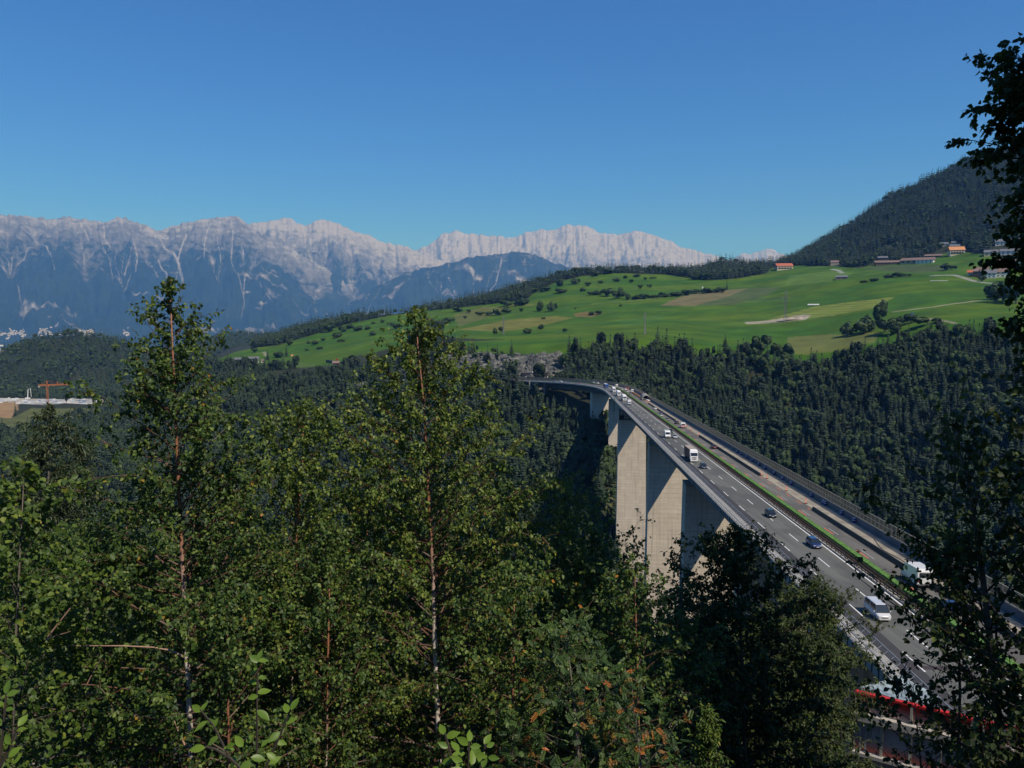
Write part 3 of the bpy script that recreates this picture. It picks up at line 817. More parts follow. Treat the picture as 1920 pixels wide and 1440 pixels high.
# pale gravel blocks between the rails
blk = MB()
for s in np.arange(S0, 420, 1.6):
    q = bp(s, 1.2, .09); blk.box(q, (.34, .9, .18), -hdg(s))
tag(link('median_block', blk, mat('median_block_grey', (.34, .31, .27), None, 1.0)), kind='stuff')
turf = link('median_strip', sweep([(2.05, -.02), (3.25, -.02), (3.12, .92), (2.12, .95)], S0, 905, 4), M_turf)
tag(turf, kind='structure')
n_b = 26000
ss = S0 + (905 - S0) * rng.random(n_b) ** 1.9; oo = rng.uniform(2.05, 3.16, n_b)
B0 = bp(ss, oo, .86); h_ = rng.uniform(.10, .26, n_b)
ang = rng.uniform(0, 2 * np.pi, n_b); wv_ = rng.uniform(.02, .05, n_b) * (1 + ss / 250)
dx = np.stack([np.cos(ang) * wv_, np.sin(ang) * wv_, 0 * ang], 1)
tip = B0 + np.stack([rng.normal(0, .05, n_b), rng.normal(0, .05, n_b), h_], 1)
V = np.stack([B0 - dx, B0 + dx, tip], 1).reshape(-1, 3)
g = link('median_grass', np_mesh('median_grass', V, np.arange(3 * n_b).reshape(-1, 3)), mat('median_blades', (.12, .25, .05), (.09, .19, .04), .7, .8)); tag(g, kind='stuff')

# left safety fence: bent posts, rails, mesh bays
e = empty('safety_fence', tuple(bp(200, -12))); iv = Matrix.Translation(-Vector(e.location))
tag(e, 'galvanised mesh safety fence bent inward along the left bridge edge', 'fence')
def fput(nm, mb, m, stuff=False):
    q = link(nm, mb, m); q.parent = e; q.matrix_parent_inverse = iv
    if stuff: tag(q, kind='stuff')
    return q
fput('rail', sweep(rect(-12.07, -11.95, .90, 1.02), S0, 930), M_steel)
fput('rail', sweep(rect(-10.93, -10.85, 1.86, 1.94), S0, 930), M_steel)
fput('rail', sweep(rect(-12.05, -11.97, .45, .50), S0, 930), M_steel)
M_mesh = mat('fence_mesh_wire', (.30, .31, .33), (.22, .23, .25), 2.0, .5, .3)
def bay_wires(s, step=1.75):
    b = MB()
    for t in np.linspace(.08, .92, 6):
        o, z = -12.0 + 1.1 * t, .98 + .90 * t
        a, c = bp(s + .03, o, z), bp(s + step - .03, o, z)
        u = np.array([0, 0, .022])
        b.add([a - u, c - u, c + u, a + u], [(0, 1, 2, 3)])
    for t in np.linspace(.2, .8, 3):
        a, c = bp(s + step * t, -12.0, .98), bp(s + step * t, -10.9, 1.88)
        u = (bp(s + 1, 0) - bp(s, 0)) * .012
        b.add([a - u, c - u, c + u, a + u], [(0, 1, 2, 3)])
    return b
fp_far, fw_far = MB(), MB()
for s in np.arange(S0, 928, 1.75):
    h = hdg(s)
    pts = [bp(s, -12.0, .1), bp(s, -12.0, .98), bp(s, -10.9, 1.9)]
    if s < S0 + 1.75 * 200:
        fput('post', MB().tube(pts, .045, 4), M_steel)
        fput('mesh_bay', bay_wires(s), M_mesh)
    else:
        fp_far.tube(pts, .04, 3); fw_far.add(bay_wires(s).v, bay_wires(s).f)
fput('far_posts', fp_far, M_steel, True); fput('far_mesh', fw_far, M_mesh, True)

# right noise barrier
e2 = empty('noise_barrier', tuple(bp(200, 13.4))); iv2 = Matrix.Translation(-Vector(e2.location))
tag(e2, 'concrete parapet with framed see-through panels along the right bridge edge', 'noise barrier')
def nput(nm, mb, m, stuff=False):
    q = link(nm, mb, m); q.parent = e2; q.matrix_parent_inverse = iv2
    if stuff: tag(q, kind='stuff')
    return q
nput('parapet', sweep(rect(13.22, 13.5, 0, 1.28), S0, 1000), M_wall)
nput('ledge', sweep(rect(13.16, 13.56, 1.28, 1.36), S0, 1000), M_frame)
for z in (2.35, 3.36): nput('rail', sweep(rect(13.36, 13.44, z, z + .09), S0, 1000), M_frame)
m, n, b, out = _nodes('barrier_panel')
b.inputs['Base Color'].default_value = (.14, .125, .10, 1); b.inputs['Roughness'].default_value = .35
tr = n.nodes.new('ShaderNodeBsdfTransparent'); tr.inputs[0].default_value = (.75, .74, .68, 1)
mx = n.nodes.new('ShaderNodeMixShader'); mx.inputs[0].default_value = .72
n.links.new(tr.outputs[0], mx.inputs[1]); n.links.new(b.outputs[0], mx.inputs[2]); n.links.new(mx.outputs[0], out.inputs[0])
M_panel = m
pf, qf = MB(), MB()
STEP = 2.0
for s in np.arange(S0, 998, STEP):
    post = MB(); q = [bp(s + d, o, z) for z in (1.36, 3.45) for d, o in ((-.085, 13.33), (.085, 13.33), (.085, 13.47), (-.085, 13.47))]
    fc = [(0, 1, 2, 3), (4, 5, 6, 7), (0, 1, 5, 4), (1, 2, 6, 5), (2, 3, 7, 6), (3, 0, 4, 7)]
    pan = []
    for za, zb in ((1.37, 2.34), (2.45, 3.35)):
        pan.append(([bp(s + .06, 13.40, za), bp(s + STEP - .06, 13.40, za), bp(s + STEP - .06, 13.40, zb), bp(s + .06, 13.40, zb)], [(0, 1, 2, 3)]))
    if s < S0 + STEP * 145:
        nput('post', MB().add(q, fc), M_frame)
        for v, f in pan: nput('panel', MB().add(v, f), M_panel)
    else:
        pf.add(q, fc)
        for v, f in pan: qf.add(v, f)
nput('far_posts', pf, M_frame, True); nput('far_panels', qf, M_panel, True)

# temporary barrier, delineators, works
def temp_barrier(s0, s1, label):
    e = empty('temporary_barrier', tuple(bp((s0 + s1) / 2, 8.4))); tag(e, label, 'traffic barrier', 'dark temporary barriers beside the works')
    iv = Matrix.Translation(-Vector(e.location)); K = int((s1 - s0) / 6)
    for i in range(K):
        a = s0 + (s1 - s0) * i / K; c = s0 + (s1 - s0) * (i + 1) / K - .06
        q = link('segment', sweep([(7.98, 0), (8.62, 0), (8.40, .80), (8.22, .80)], a, c, 3), mat('barrier_dark', (.05, .042, .04), (.03, .027, .027), .8)); q.parent = e; q.matrix_parent_inverse = iv
    q = link('hand_rail', sweep(rect(8.28, 8.34, .80, .86), s0, s1), mat('barrier_rail', (.2, .19, .18), None, 1.0)); q.parent = e; q.matrix_parent_inverse = iv
sa = on_deck(1528, 957)[0]; sb = on_deck(1427, 892)[0]; sc_ = on_deck(1318, 819)[0]; sd = on_deck(1262, 790)[0]; se = on_deck(1240, 770)[0]
temp_barrier(S0, sa, 'dark temporary barrier starting nearest the viewer behind the leaves')
temp_barrier(sb, sc_, 'dark temporary barrier in the middle between the orange delineators')
temp_barrier(sd, 470, 'dark temporary barrier farthest off, ending at the grey shelter')
proto = None
deln = [(1430, 891), (1440.5, 898), (1477, 921), (1513.5, 944), (1315, 816), (1299, 807), (1288, 801), (1282.5, 797), (1229, 765), (1222, 757)]
M_del = mat('signal_orange', (.85, .16, .03), (.7, .12, .025), 3.0, .5)
wher = ['at the near end of the middle dark barrier', 'just past the near end of the middle dark barrier', 'standing second nearest on the pale kerb strip', 'standing nearest on the pale kerb strip',
        'at the far end of the middle dark barrier', 'in the row behind the white ambulance van, nearest of three', 'in the row behind the white ambulance van, middle of three', 'in the row behind the white ambulance van, farthest of three', 'beside the white hatchback by the shelter', 'nearest the mouth of the grey shelter']
for (px, py), wl in zip(deln, wher):
    s, o = on_deck(px, py)
    lab = 'orange striped delineator post ' + wl
    if proto is None:
        proto = empty('delineator', tuple(bp(s, 8.95))); tag(proto, lab, 'delineator', 'orange delineators along the works')
        kid('foot', MB().box((0, 0, .06), (.8, .4, .12)), M_dark, proto)
        kid('board', MB().box((0, 0, .66), (.30, .05, 1.08)), M_del, proto)
        kid('stripe', MB().box((0, -.03, .5), (.29, .02, .14)).box((0, -.03, .85), (.29, .02, .14)), M_white, proto)
    else: copy_tree(proto, tuple(bp(s, 8.95)), (0, 0, -hdg(s)), lab, 'orange delineators along the works')
# half-round shelter with its pale rim
s, o = on_deck(1214, 751); o = 10.3
sh = empty('shelter', tuple(bp(s, o, 0)), (0, 0, -hdg(s))); tag(sh, 'grey half-round work shelter standing open on the closed lanes', 'shelter')
arc = [(math.cos(t) * 2.75, math.sin(t) * 2.9 + 1.0) for t in np.linspace(-.15, math.pi + .15, 19)]
def arch(name, r, y0, y1, m):
    b = MB(); k = len(arc); vs = []
    for y in (y0, y1):
        for f in (1.0, r):
            vs += [(x * f, y, (z - 1.0) * f + 1.0) for x, z in arc]
    for i in range(k - 1):
        b_ = [(i, i + 1, k + i + 1, k + i), (2 * k + i, 3 * k + i, 3 * k + i + 1, 2 * k + i + 1), (i, 2 * k + i, 2 * k + i + 1, i + 1), (k + i, k + i + 1, 3 * k + i + 1, 3 * k + i)]
        b.f += b_
    b.v = vs
    return kid(name, b, m, sh)
arch('skin', .97, .3, 13, mat('shelter_skin', (.26, .27, .265), (.2, .21, .2), .4))
arch('rim', .90, 0, .35, mat('shelter_rim', (.62, .57, .47), None, 1.0))
kid('back_curtain', MB().box((0, 12.4, 1.8), (4.6, .1, 3.4)), M_black, sh)
# orange covered barrier further on, loose white sacks at the mouth
ob = link('orange_cover', sweep([(8.3, 0), (9.7, 0), (9.5, 1.0), (8.9, 1.35), (8.45, 1.0)], s + 16, s + 95, 6), mat('orange_tarp', (.62, .22, .045), (.45, .15, .035), .3, .6)); tag(ob, 'long orange tarpaulin covering the barrier beyond the shelter', 'tarpaulin')
of = link('orange_sheet', strip(8.7, 12.6, .012, s - 26, s - 1, 3), mat('orange_dust', (.42, .19, .10), (.2, .15, .11), .35)); tag(of, 'orange dusty sheet on the pavement before the shelter', 'sheet')
for i, (ds, o2, rr) in enumerate(((-3, 10.5, .8), (-6, 10.9, .95), (-9, 11.2, .9), (-11.5, 11.5, .7))):
    q = bp(s + ds, o2, rr * .55); b = MB()
    bm = bmesh.new(); bmesh.ops.create_icosphere(bm, subdivisions=2, radius=rr)
    for v in bm.verts: v.co *= 1 + .18 * math.sin(7 * v.co.x + i) * math.cos(5 * v.co.y); v.co.z *= .62
    me = bpy.data.meshes.new('sack'); bm.to_mesh(me); bm.free()
    tag(link('bulk_sack', me, mat('sack_white', (.62, .6, .58), (.45, .44, .43), 1.5), loc=tuple(q)), 'pale bulk sack before the shelter mouth, %s of the row of four' % ('nearest the mouth', 'second from the mouth', 'third from the mouth', 'farthest from the mouth')[i], 'sack', 'bulk sacks by the shelter')
# blue drums at the foot of the parapet
drum = None
M_blue = mat('drum_blue', (.02, .055, .28), (.015, .04, .2), 2.0, .35)
for i, (px, py) in enumerate([(1801, 1096), (1835, 1116), (1605, 980), (1580, 966), (1556, 948), (1551, 945), (1529, 932), (1490, 909), (1474, 899), (1456, 890), (1440, 880), (1427, 873), (1416, 866), (1405, 859), (1395, 853), (1388, 848), (1240, 761), (1253, 768)]):
    s, o = on_deck(px, py); ordn = ('', '', 'third', 'fourth', 'fifth', 'sixth', 'seventh', 'eighth', 'ninth', 'tenth', 'eleventh', 'twelfth', 'thirteenth', 'fourteenth', 'fifteenth', 'sixteenth', 'seventeenth', 'eighteenth'); l = ('blue drum at the foot of the parapet, %s from the viewer' % ordn[i] if i < 16 else ('blue drum by the parapet near the shelter, %s one' % ('farther', 'nearer')[i - 16])) if i > 1 else ('blue drum shining in a gap of the dark leaves' if i == 0 else 'blue drum nearest the viewer, half hidden by dark leaves')
    if drum is None:
        drum = empty('drum', tuple(bp(s, 12.75))); tag(drum, l, 'drum', 'blue drums along the parapet')
        kid('barrel', MB().cyl((0, 0, .48), .34, .96, 12), M_blue, drum)
        kid('band', MB().cyl((0, 0, .60), .355, .10, 12), M_white, drum)
        kid('lid', MB().cyl((0, 0, .99), .35, .05, 12), mat('drum_lid', (.25, .35, .6), None, 2.0, .3), drum)
    else: copy_tree(drum, tuple(bp(s, 12.75)), (0, 0, 0), l, 'blue drums along the parapet')
# cable lying on the works pavement
ca = MB(); cp_ = [bp(q, 10.6 + .8 * math.sin(q / 7.0) + .3 * math.sin(q / 2.3), .06) for q in np.arange(20, 92, 1.5)]
ca.tube(cp_, .06, 4); tag(link('cable', ca, M_dark), 'dark cable snaking over the works pavement by the parapet', 'cable')
# green access frame hooked over the left edge
gf = empty('access_frame', tuple(bp(505, -12))); tag(gf, 'green steel access frame hooked over the left bridge edge', 'access frame')
M_gf = mat('frame_green', (.10, .22, .18), None, 1.0)
for j, (s, dn) in enumerate(((540, -4.5), (500, -7.5), (494, -7.5))):
    q = MB().tube([bp(s, -10.4, 1.7) - np.array(gf.location), bp(s, -12.5, 1.7) - np.array(gf.location), bp(s, -12.6, dn) - np.array(gf.location)], .22, 5); kid('post', q, M_gf, gf)
for z in (1.6, -1.5, -4.4): kid('beam', MB().tube([bp(500, -12.6, z) - np.array(gf.location), bp(494, -12.6, z) - np.array(gf.location)], .14, 5), M_gf, gf)
for z in (1.6, -4.3): kid('beam', MB().tube([bp(540, -12.6, z) - np.array(gf.location), bp(500, -12.6, z) - np.array(gf.location)], .10, 5), M_gf, gf)
# inspection platform under the deck at the tall pier
px_ = bp(505, -1.5, -9.6); h = hdg(505)
ip = empty('inspection_platform', tuple(px_), (0, 0, -h)); tag(ip, 'dark steel inspection platform hanging under the deck at the tallest pier', 'platform')
kid('floor', MB().box((0, 0, -4.2), (14, 3.0, .3)), M_black, ip)
for z in (-3.1, -1.9, -.4, 1.4): kid('rail', MB().box((0, -1.45, z), (14, .22, .26)), M_black, ip)
for x in np.linspace(-6.9, 6.9, 7): kid('post', MB().box((x, -1.45, -1.4), (.3, .24, 5.6)), M_black, ip)
kid('cabin', MB().box((-5, .2, -2.6), (3.2, 2.4, 2.9)), M_black, ip)
for x in (-6.4, 1.5): kid('hanger', MB().box((x, 0, .6), (.35, .35, 3.6)), M_black, ip)

# ------------------------------------------------------------------ vehicles
_P = {}
def paint_mat(name, c, rough=.25):
    if name in _P: return _P[name]
    m, n, b, out = _nodes(name)
    f = noise(n, 1.2, 3, 'Object')
    n.links.new(mixn(n, ramp(n, f, .3, .7), c, tuple(x * .85 for x in c)), b.inputs['Base Color'])
    b.inputs['Roughness'].default_value = rough
    b.inputs['Coat Weight'].default_value = .5; b.inputs['Coat Roughness'].default_value = .08
    _P[name] = m
    return m
M_glass = mat('car_glass', (.015, .02, .025), (.02, .028, .035), 1.0, .08, spec=.8)
M_tyre = mat('tyre', (.012, .012, .012), (.018, .018, .018), 3.0, .9)
M_lamp = mat('lamp_lens', (.75, .76, .78), (.6, .62, .66), 3.0, .1)
M_tail = mat('tail_lens', (.45, .015, .012), (.35, .01, .01), 3.0, .2)
M_plate = mat('plate', (.7, .7, .68), None, 3.0)
M_grey = mat('trim_grey', (.10, .10, .105), None, 2.0)
def loft(stations, n_sub=1):
    """stations: (y, half width low, half width high, z low, z belt, z top)"""
    b = MB(); vs = []; k = 10
    for y, wl, wh, z0, zb, z1 in stations:
        prof = [(wl * .88, z0), (wl, z0 + (zb - z0) * .35), (wl, zb - .05 * (zb - z0)), (wh, z1 - .12 * max(z1 - zb, .01) - .01), (wh * .82, z1)]
        vs += [(-x, y, z) for x, z in prof] + [(x, y, z) for x, z in reversed(prof)]
    b.v = vs
    for i in range(len(stations) - 1):
        for j in range(k - 1): b.f.append((i * k + j, i * k + j + 1, (i + 1) * k + j + 1, (i + 1) * k + j))
    b.f += [tuple(range(k)), tuple(range((len(stations) - 1) * k, len(stations) * k))]
    return b
def wheel_set(t, xs, ys, r, wdt=.22):
    for y in ys:
        for sx in (-1, 1):
            wh = kid('wheel', MB().cyl((sx * xs, y, r), r, wdt, 14, 'x'), M_tyre, t)
            KIDS.setdefault(wh.name, []).append(link('rim', MB().cyl((sx * (xs + wdt * .52), y, r), r * .6, .02, 10, 'x'), M_steel, wh))
def build_car(name, label, pm, kind='estate', group=None):
    """local +Y is forward"""
    t = empty(name); tag(t, label, 'car', group)
    L = {'estate': 4.7, 'hatch': 4.1, 'saloon': 4.6, 'van': 5.2}[kind]
    h = L / 2
    Wd = .9 if kind != 'van' else .98
    roof = {'estate': 1.5, 'hatch': 1.48, 'saloon': 1.43, 'van': 1.95}[kind]
    bl = 1.12 if kind == 'van' else .92
    body = loft([(-h, Wd * .86, Wd * .84, .32, bl * .8, bl * .98), (-h + .12, Wd * .96, Wd * .93, .24, bl * .88, bl + .02), (-h + .9, Wd, Wd * .95, .2, bl * .9, bl + .03), (0, Wd, Wd * .95, .2, bl * .9, bl + .02),
                 (h - 1.4, Wd, Wd * .93, .2, bl * .88, bl), (h - .7, Wd * .98, Wd * .88, .2, bl * .8, bl * .9), (h - .15, Wd * .9, Wd * .76, .24, bl * .68, bl * .76), (h, Wd * .78, Wd * .66, .32, bl * .55, bl * .64)])
    kid('body', body, pm, t, smooth=True)
    rb = {'estate': -h + .12, 'hatch': -h + .15, 'saloon': -h + .95, 'van': -h + .05}[kind]      # rear glass base
    rt = {'estate': -h + .5, 'hatch': -h + .6, 'saloon': -h + 1.6, 'van': -h + .25}[kind]        # roof rear
    wt = {'estate': .45, 'hatch': .35, 'saloon': .35, 'van': 1.2}[kind]                            # roof front
    wb = {'estate': 1.25, 'hatch': 1.15, 'saloon': 1.2, 'van': 1.95}[kind]                         # windscreen base
    wr, wk = Wd * .70, Wd * .90
    z0 = bl - .02
    V = [(-wk, rb, z0), (wk, rb, z0), (wk, wb, z0), (-wk, wb, z0), (-wr, rt, roof - .03), (wr, rt, roof - .03), (wr, wt, roof - .03), (-wr, wt, roof - .03)]
    kid('cabin', MB().add(V, [(0, 1, 5, 4), (1, 2, 6, 5), (2, 3, 7, 6), (3, 0, 4, 7)]), M_glass, t)
    rf = MB(); rf.add([(-wr, rt - .05, roof - .03), (wr, rt - .05, roof - .03), (wr, wt + .05, roof - .03), (-wr, wt + .05, roof - .03), (-wr * .88, rt + .1, roof + .03), (wr * .88, rt + .1, roof + .03), (wr * .88, wt - .1, roof + .03), (-wr * .88, wt - .1, roof + .03)],
           [(4, 5, 6, 7), (0, 1, 5, 4), (1, 2, 6, 5), (2, 3, 7, 6), (3, 0, 4, 7)])
    kid('roof', rf, pm, t)
    for sx in (-1, 1):
        for a, c, d in ((rb, rt, .09), (wb, wt, .07), ((rb + wb) / 2, (rt + wt) / 2, .08)):
            p = MB(); x0, x1 = sx * (wk + .006), sx * (wr + .006)
            p.add([(x0, a - d, z0), (x0, a + d, z0), (x1, c + d, roof - .02), (x1, c - d, roof - .02)], [(0, 1, 2, 3)])
            kid('pillar', p, pm, t)
        kid('headlight', MB().box((sx * Wd * .62, h - .12, bl * .66), (.34, .16, .14)), M_lamp, t)
        kid('tail_light', MB().box((sx * Wd * .76, -h + .02, bl * .82), (.2, .1, .24)), M_tail, t)
        kid('mirror', MB().box((sx * (Wd + .08), wb - .25, z0 + .08), (.18, .1, .13)), pm, t)
    kid('grille', MB().box((0, h - .02, bl * .5), (.9, .06, .12)), M_black, t)
    kid('bumper', MB().box((0, h + .0, .36), (Wd * 1.5, .1, .16)), pm, t)
    kid('licence_plate', MB().box((0, h + .055, .40), (.5, .02, .11)), M_plate, t)
    kid('licence_plate', MB().box((0, -h - .01, .62), (.5, .02, .11)), M_plate, t)
    wheel_set(t, Wd - .1, (-h + .85, h - .88), .31)
    return t
def build_box_truck(name, label, cabm, boxm, L=13.6, group=None, H=3.95, shortnose=True):
    t = empty(name); tag(t, label, 'truck', group)
    cabL = 2.3; y1 = (L + cabL + .5) / 2; yc = y1 - cabL
    kid('trailer', MB().box((0, -y1 + L / 2, (H + 1.05) / 2), (2.5, L, H - 1.05)), boxm, t)
    kid('trailer_roof', MB().box((0, -y1 + L / 2, H + .02), (2.46, L - .05, .04)), mat('trailer_roof_' + boxm.name, (.36, .30, .25) if 'brown' in boxm.name else (.7, .7, .69), None, .4), t)
    pr = [(yc, .75), (y1 - .05, .75), (y1, 1.2), (y1 - .12, 2.0), (y1 - .38, 3.05), (y1 - .9, 3.45), (yc, 3.5)]
    kid('cab', MB().prism(pr, -1.22, 1.22), cabm, t)
    sp = [(yc - .1, 3.45), (y1 - .75, 3.47), (yc + .35, H + .05), (yc - .1, H + .05)]
    kid('spoiler', MB().prism(sp, -1.1, 1.1), cabm, t)
    ws = MB(); ws.add([(-1.08, y1 - .105, 2.02), (1.08, y1 - .105, 2.02), (1.04, y1 - .335, 2.92), (-1.04, y1 - .335, 2.92)], [(0, 1, 2, 3)])
    kid('windscreen', ws, M_glass, t)
    for sx in (-1, 1):
        kid('side_window', MB().box((sx * 1.225, y1 - .95, 2.35), (.02, .8, .7)), M_glass, t)
        kid('headlight', MB().box((sx * .9, y1 - .01, .98), (.4, .1, .2)), M_lamp, t)
        kid('mirror', MB().box((sx * 1.38, y1 - .3, 2.35), (.16, .14, .65)), M_grey, t)
    kid('visor', MB().box((0, y1 - .36, 3.02), (2.2, .24, .12)), M_grey, t)
    kid('grille', MB().box((0, y1 + .0, 1.5), (1.5, .06, .28)).box((0, y1 + .01, .98), (1.1, .06, .18)), M_black, t)
    kid('bumper', MB().box((0, y1 - .05, .62), (2.4, .3, .4)), cabm, t)
    kid('licence_plate', MB().box((0, y1 + .11, .6), (.52, .02, .12)), M_plate, t)
    kid('chassis', MB().box((0, -.3, .85), (1.0, L + 1.2, .35)), M_black, t)
    wheel_set(t, 1.05, (y1 - 1.3, y1 - 4.6 if L > 9 else -y1 + 1.6, -y1 + 2.2, -y1 + 3.5), .5, .32)
    return t
def place_vehicle(t, px, row, south, o=None, length=4.5, front=True):
    """px,row: where the end of the vehicle nearest the viewer meets the road"""
    s, oo = on_deck(px, row)
    o = oo if o is None else o
    s = s + length / 2
    h = hdg(s); p = bp(s, o, .012)
    t.location = tuple(p)
    sl_ = math.atan(GR)
    t.rotation_euler = (sl_, 0, math.pi - h) if south else (-sl_, 0, -h)
    return t
CW = paint_mat('paint_white', (.80, .80, .79)); CNV = paint_mat('paint_navy', (.018, .03, .11)); CBK = paint_mat('paint_black', (.016, .018, .024))
CSV = paint_mat('paint_silver', (.42, .43, .46)); CBL = paint_mat('paint_blue', (.03, .10, .34)); CRD = paint_mat('paint_red', (.42, .03, .03)); CMR = paint_mat('paint_maroon', (.075, .016, .02)); CTE = paint_mat('paint_teal', (.02, .22, .24)); CGR = paint_mat('paint_grey', (.20, .21, .23)); CLS = paint_mat('paint_light_grey', (.58, .59, .61))
B_brown = mat('box_brown', (.10, .065, .05), (.08, .052, .042), .4, .7); B_white = mat('box_white', (.74, .74, .73), (.66, .66, .66), .4, .5); B_blue = mat('box_blue', (.035, .10, .30), None, .4, .5)
LEFT = 'vehicles coming down the left carriageway'; RIGHT = 'vehicles on the right carriageway'
place_vehicle(build_car('car', 'white people carrier with amber reflections on its bonnet, behind the dark leaves', CLS, 'van', LEFT), 1662, 1166, True, -5.3, 5.2)
place_vehicle(build_car('car', 'navy blue estate car, nearest of the dark cars coming down the open carriageway', CNV, 'estate', LEFT), 1516, 1030, True, -1.9, 4.7)
place_vehicle(build_car('car', 'black hatchback with bright headlights between the navy estate and the box truck', CBK, 'hatch', LEFT), 1433, 972, True, -3.1, 4.1)
place_vehicle(build_car('car', 'small dark blue car just ahead of the brown box truck', paint_mat('paint_dark_blue', (.015, .025, .045)), 'hatch', LEFT), 1325, 880, True, -5.4, 4.1)
place_vehicle(build_car('car', 'silver saloon beside the white camper van', CSV, 'saloon', LEFT), 1260, 822.5, True, -2.6, 4.6)
place_vehicle(build_car('car', 'dark car tucked close behind the silver saloon', CBK, 'hatch', LEFT), 1253.5, 812, True, -1.7, 4.1)
place_vehicle(build_box_truck('box_truck', 'brown box truck with white cab and high roof spoiler', CW, B_brown, 10.5, LEFT), 1291, 867, True, -6.2, 13.3)
def build_camper(name, label, group):
    t = empty(name); tag(t, label, 'camper van', group)
    kid('body', MB().prism([(-3.2, .45), (1.5, .45), (1.5, 2.95), (1.1, 3.05), (-3.1, 3.0), (-3.25, 2.6)], -1.1, 1.1), CW, t)
    kid('nose', MB().prism([(1.5, .4), (3.2, .4), (3.25, .95), (2.9, 1.35), (2.35, 1.5), (1.72, 2.75), (1.5, 2.95)], -1.02, 1.02), CW, t)
    ws = MB(); ws.add([(-.92, 2.372, 1.52), (.92, 2.372, 1.52), (.88, 1.92, 2.42), (-.88, 1.92, 2.42)], [(0, 1, 2, 3)]); kid('windscreen', ws, M_glass, t)
    kid('roof_hatch', MB().box((0, .3, 3.08), (1.2, .6, .1)), M_grey, t)
    kid('grille', MB().box((0, 3.24, .85), (1.1, .05, .18)), M_black, t)
    for sx in (-1, 1):
        kid('headlight', MB().box((sx * .8, 3.16, 1.0), (.3, .12, .2)), M_lamp, t); kid('side_window', MB().box((sx * 1.105, -.4, 1.9), (.02, 1.2, .5)), M_glass, t); kid('mirror', MB().box((sx * 1.2, 2.1, 1.7), (.2, .12, .35)), M_grey, t)
    kid('bumper', MB().box((0, 3.2, .5), (2.0, .12, .22)), M_grey, t)
    wheel_set(t, .95, (-1.9, 2.2), .36)
    return t
place_vehicle(build_camper('camper_van', 'white camper van with dark windscreen in the slow lane', LEFT), 1240.5, 822, True, -5.6, 6.5)
def build_small_truck(name, label, group):
    t = empty(name); tag(t, label, 'truck', group)
    kid('box', MB().box((0, -1.0, 1.95), (2.2, 4.0, 2.4)), B_white, t)
    kid('cab', MB().prism([(1.1, .5), (2.9, .5), (2.95, 1.1), (2.6, 1.35), (1.9, 2.15), (1.1, 2.2)], -.98, .98), paint_mat('paint_white2', (.75, .75, .74)), t)
    ws = MB(); ws.add([(-.9, 2.61, 1.36), (.9, 2.61, 1.36), (.85, 1.95, 2.12), (-.85, 1.95, 2.12)], [(0, 1, 2, 3)]); kid('windscreen', ws, M_glass, t)
    kid('bonnet_panel', MB().box((0, 2.9, .75), (1.5, .12, .3)), M_black, t)
    for sx in (-1, 1): kid('headlight', MB().box((sx * .75, 2.92, .95), (.3, .1, .2)), M_lamp, t)
    wheel_set(t, .9, (-1.8, 2.0), .36)
    return t
place_vehicle(build_small_truck('delivery_truck', 'small white box truck with dark windscreen following the camper van at a distance', LEFT), 1175.5, 759.5, True, -5.2, 5.9)
t = place_vehicle(build_box_truck('articulated_truck', 'white articulated truck, nearest of the three in convoy', CW, B_white, 13.6, LEFT), 1161.5, 752, True, -5.4, 16.2)
sl_ = math.atan(GR)
for i, (px, row, lab) in enumerate([(1152, 743, 'white articulated truck, middle of the three in convoy'), (1142.5, 735.5, 'white articulated truck, farthest of the three in convoy')]):
    s, o = on_deck(px, row); s += 8.1
    copy_tree(t, tuple(bp(s, -5.4, .012)), (sl_, 0, math.pi - hdg(s)), lab, LEFT)
s, o = on_deck(1131, 728.5)
blt = copy_tree(t, tuple(bp(s + 8, -5.4, .012)), (sl_, 0, math.pi - hdg(s + 8)), 'blue articulated truck behind the three white ones', LEFT, {'cab': CBL, 'trailer': B_blue, 'spoiler': CBL, 'bumper': CBL})
# small cars far up the bridge share their meshes
pc = build_car('car', 'red car followed by a black one where the bridge bends', CRD, 'saloon', LEFT); place_vehicle(pc, 1109, 718.5, True, -3.0, 4.6)
def far_car(px, row, south, o, pm, lab, grp, sc=1.0):
    s, oo = on_deck(px, row); o = oo if o is None else o; s += 2.3; h = hdg(s)
    return copy_tree(pc, tuple(bp(s, o, .012)), (sl_, 0, math.pi - h) if south else (-sl_, 0, -h), lab, grp, {'body': pm, 'roof': pm, 'pillar': pm, 'mirror': pm, 'bumper': pm}, (sc, sc, sc))
far_car(1099, 718.5, True, -5.4, CBK, 'black car beside the red one where the bridge bends', LEFT, 1.15)
far_car(1084, 716.5, True, -5.4, CGR, 'grey car on the far bend left of the black one', LEFT)
far_car(1090, 716.8, True, -3.0, CNV, 'dark blue car on the far bend left of the black one', LEFT)
far_car(1116, 718.5, True, None, CW, 'white car just right of the red one on the far bend', LEFT, 1.2)
far_car(1122, 719.5, True, None, CLS, 'pale car farthest right in the knot of cars on the far bend', LEFT, 1.2)
far_car(1063, 715.3, True, -5.4, CGR, 'grey van at the left end of the far bridge bend', LEFT, 1.35)
far_car(1073, 715.8, True, -4.5, CW, 'white van at the left end of the far bridge bend', LEFT, 1.4)
far_car(1337, 842, False, 6.9, CMR, 'dark red car alone on the right carriageway', RIGHT)
far_car(1267, 795.5, False, 7.0, CBK, 'black car just beyond the white ambulance van', RIGHT)
far_car(1251, 789.5, False, 4.6, CGR, 'grey and red car close to the median strip, nearer of two', RIGHT)
far_car(1239.5, 781.5, False, 4.5, CLS, 'pale car close to the median strip, farther of two', RIGHT)
far_car(1235.5, 776.5, False, 7.0, CNV, 'navy car behind the white hatchback on the right carriageway', RIGHT)
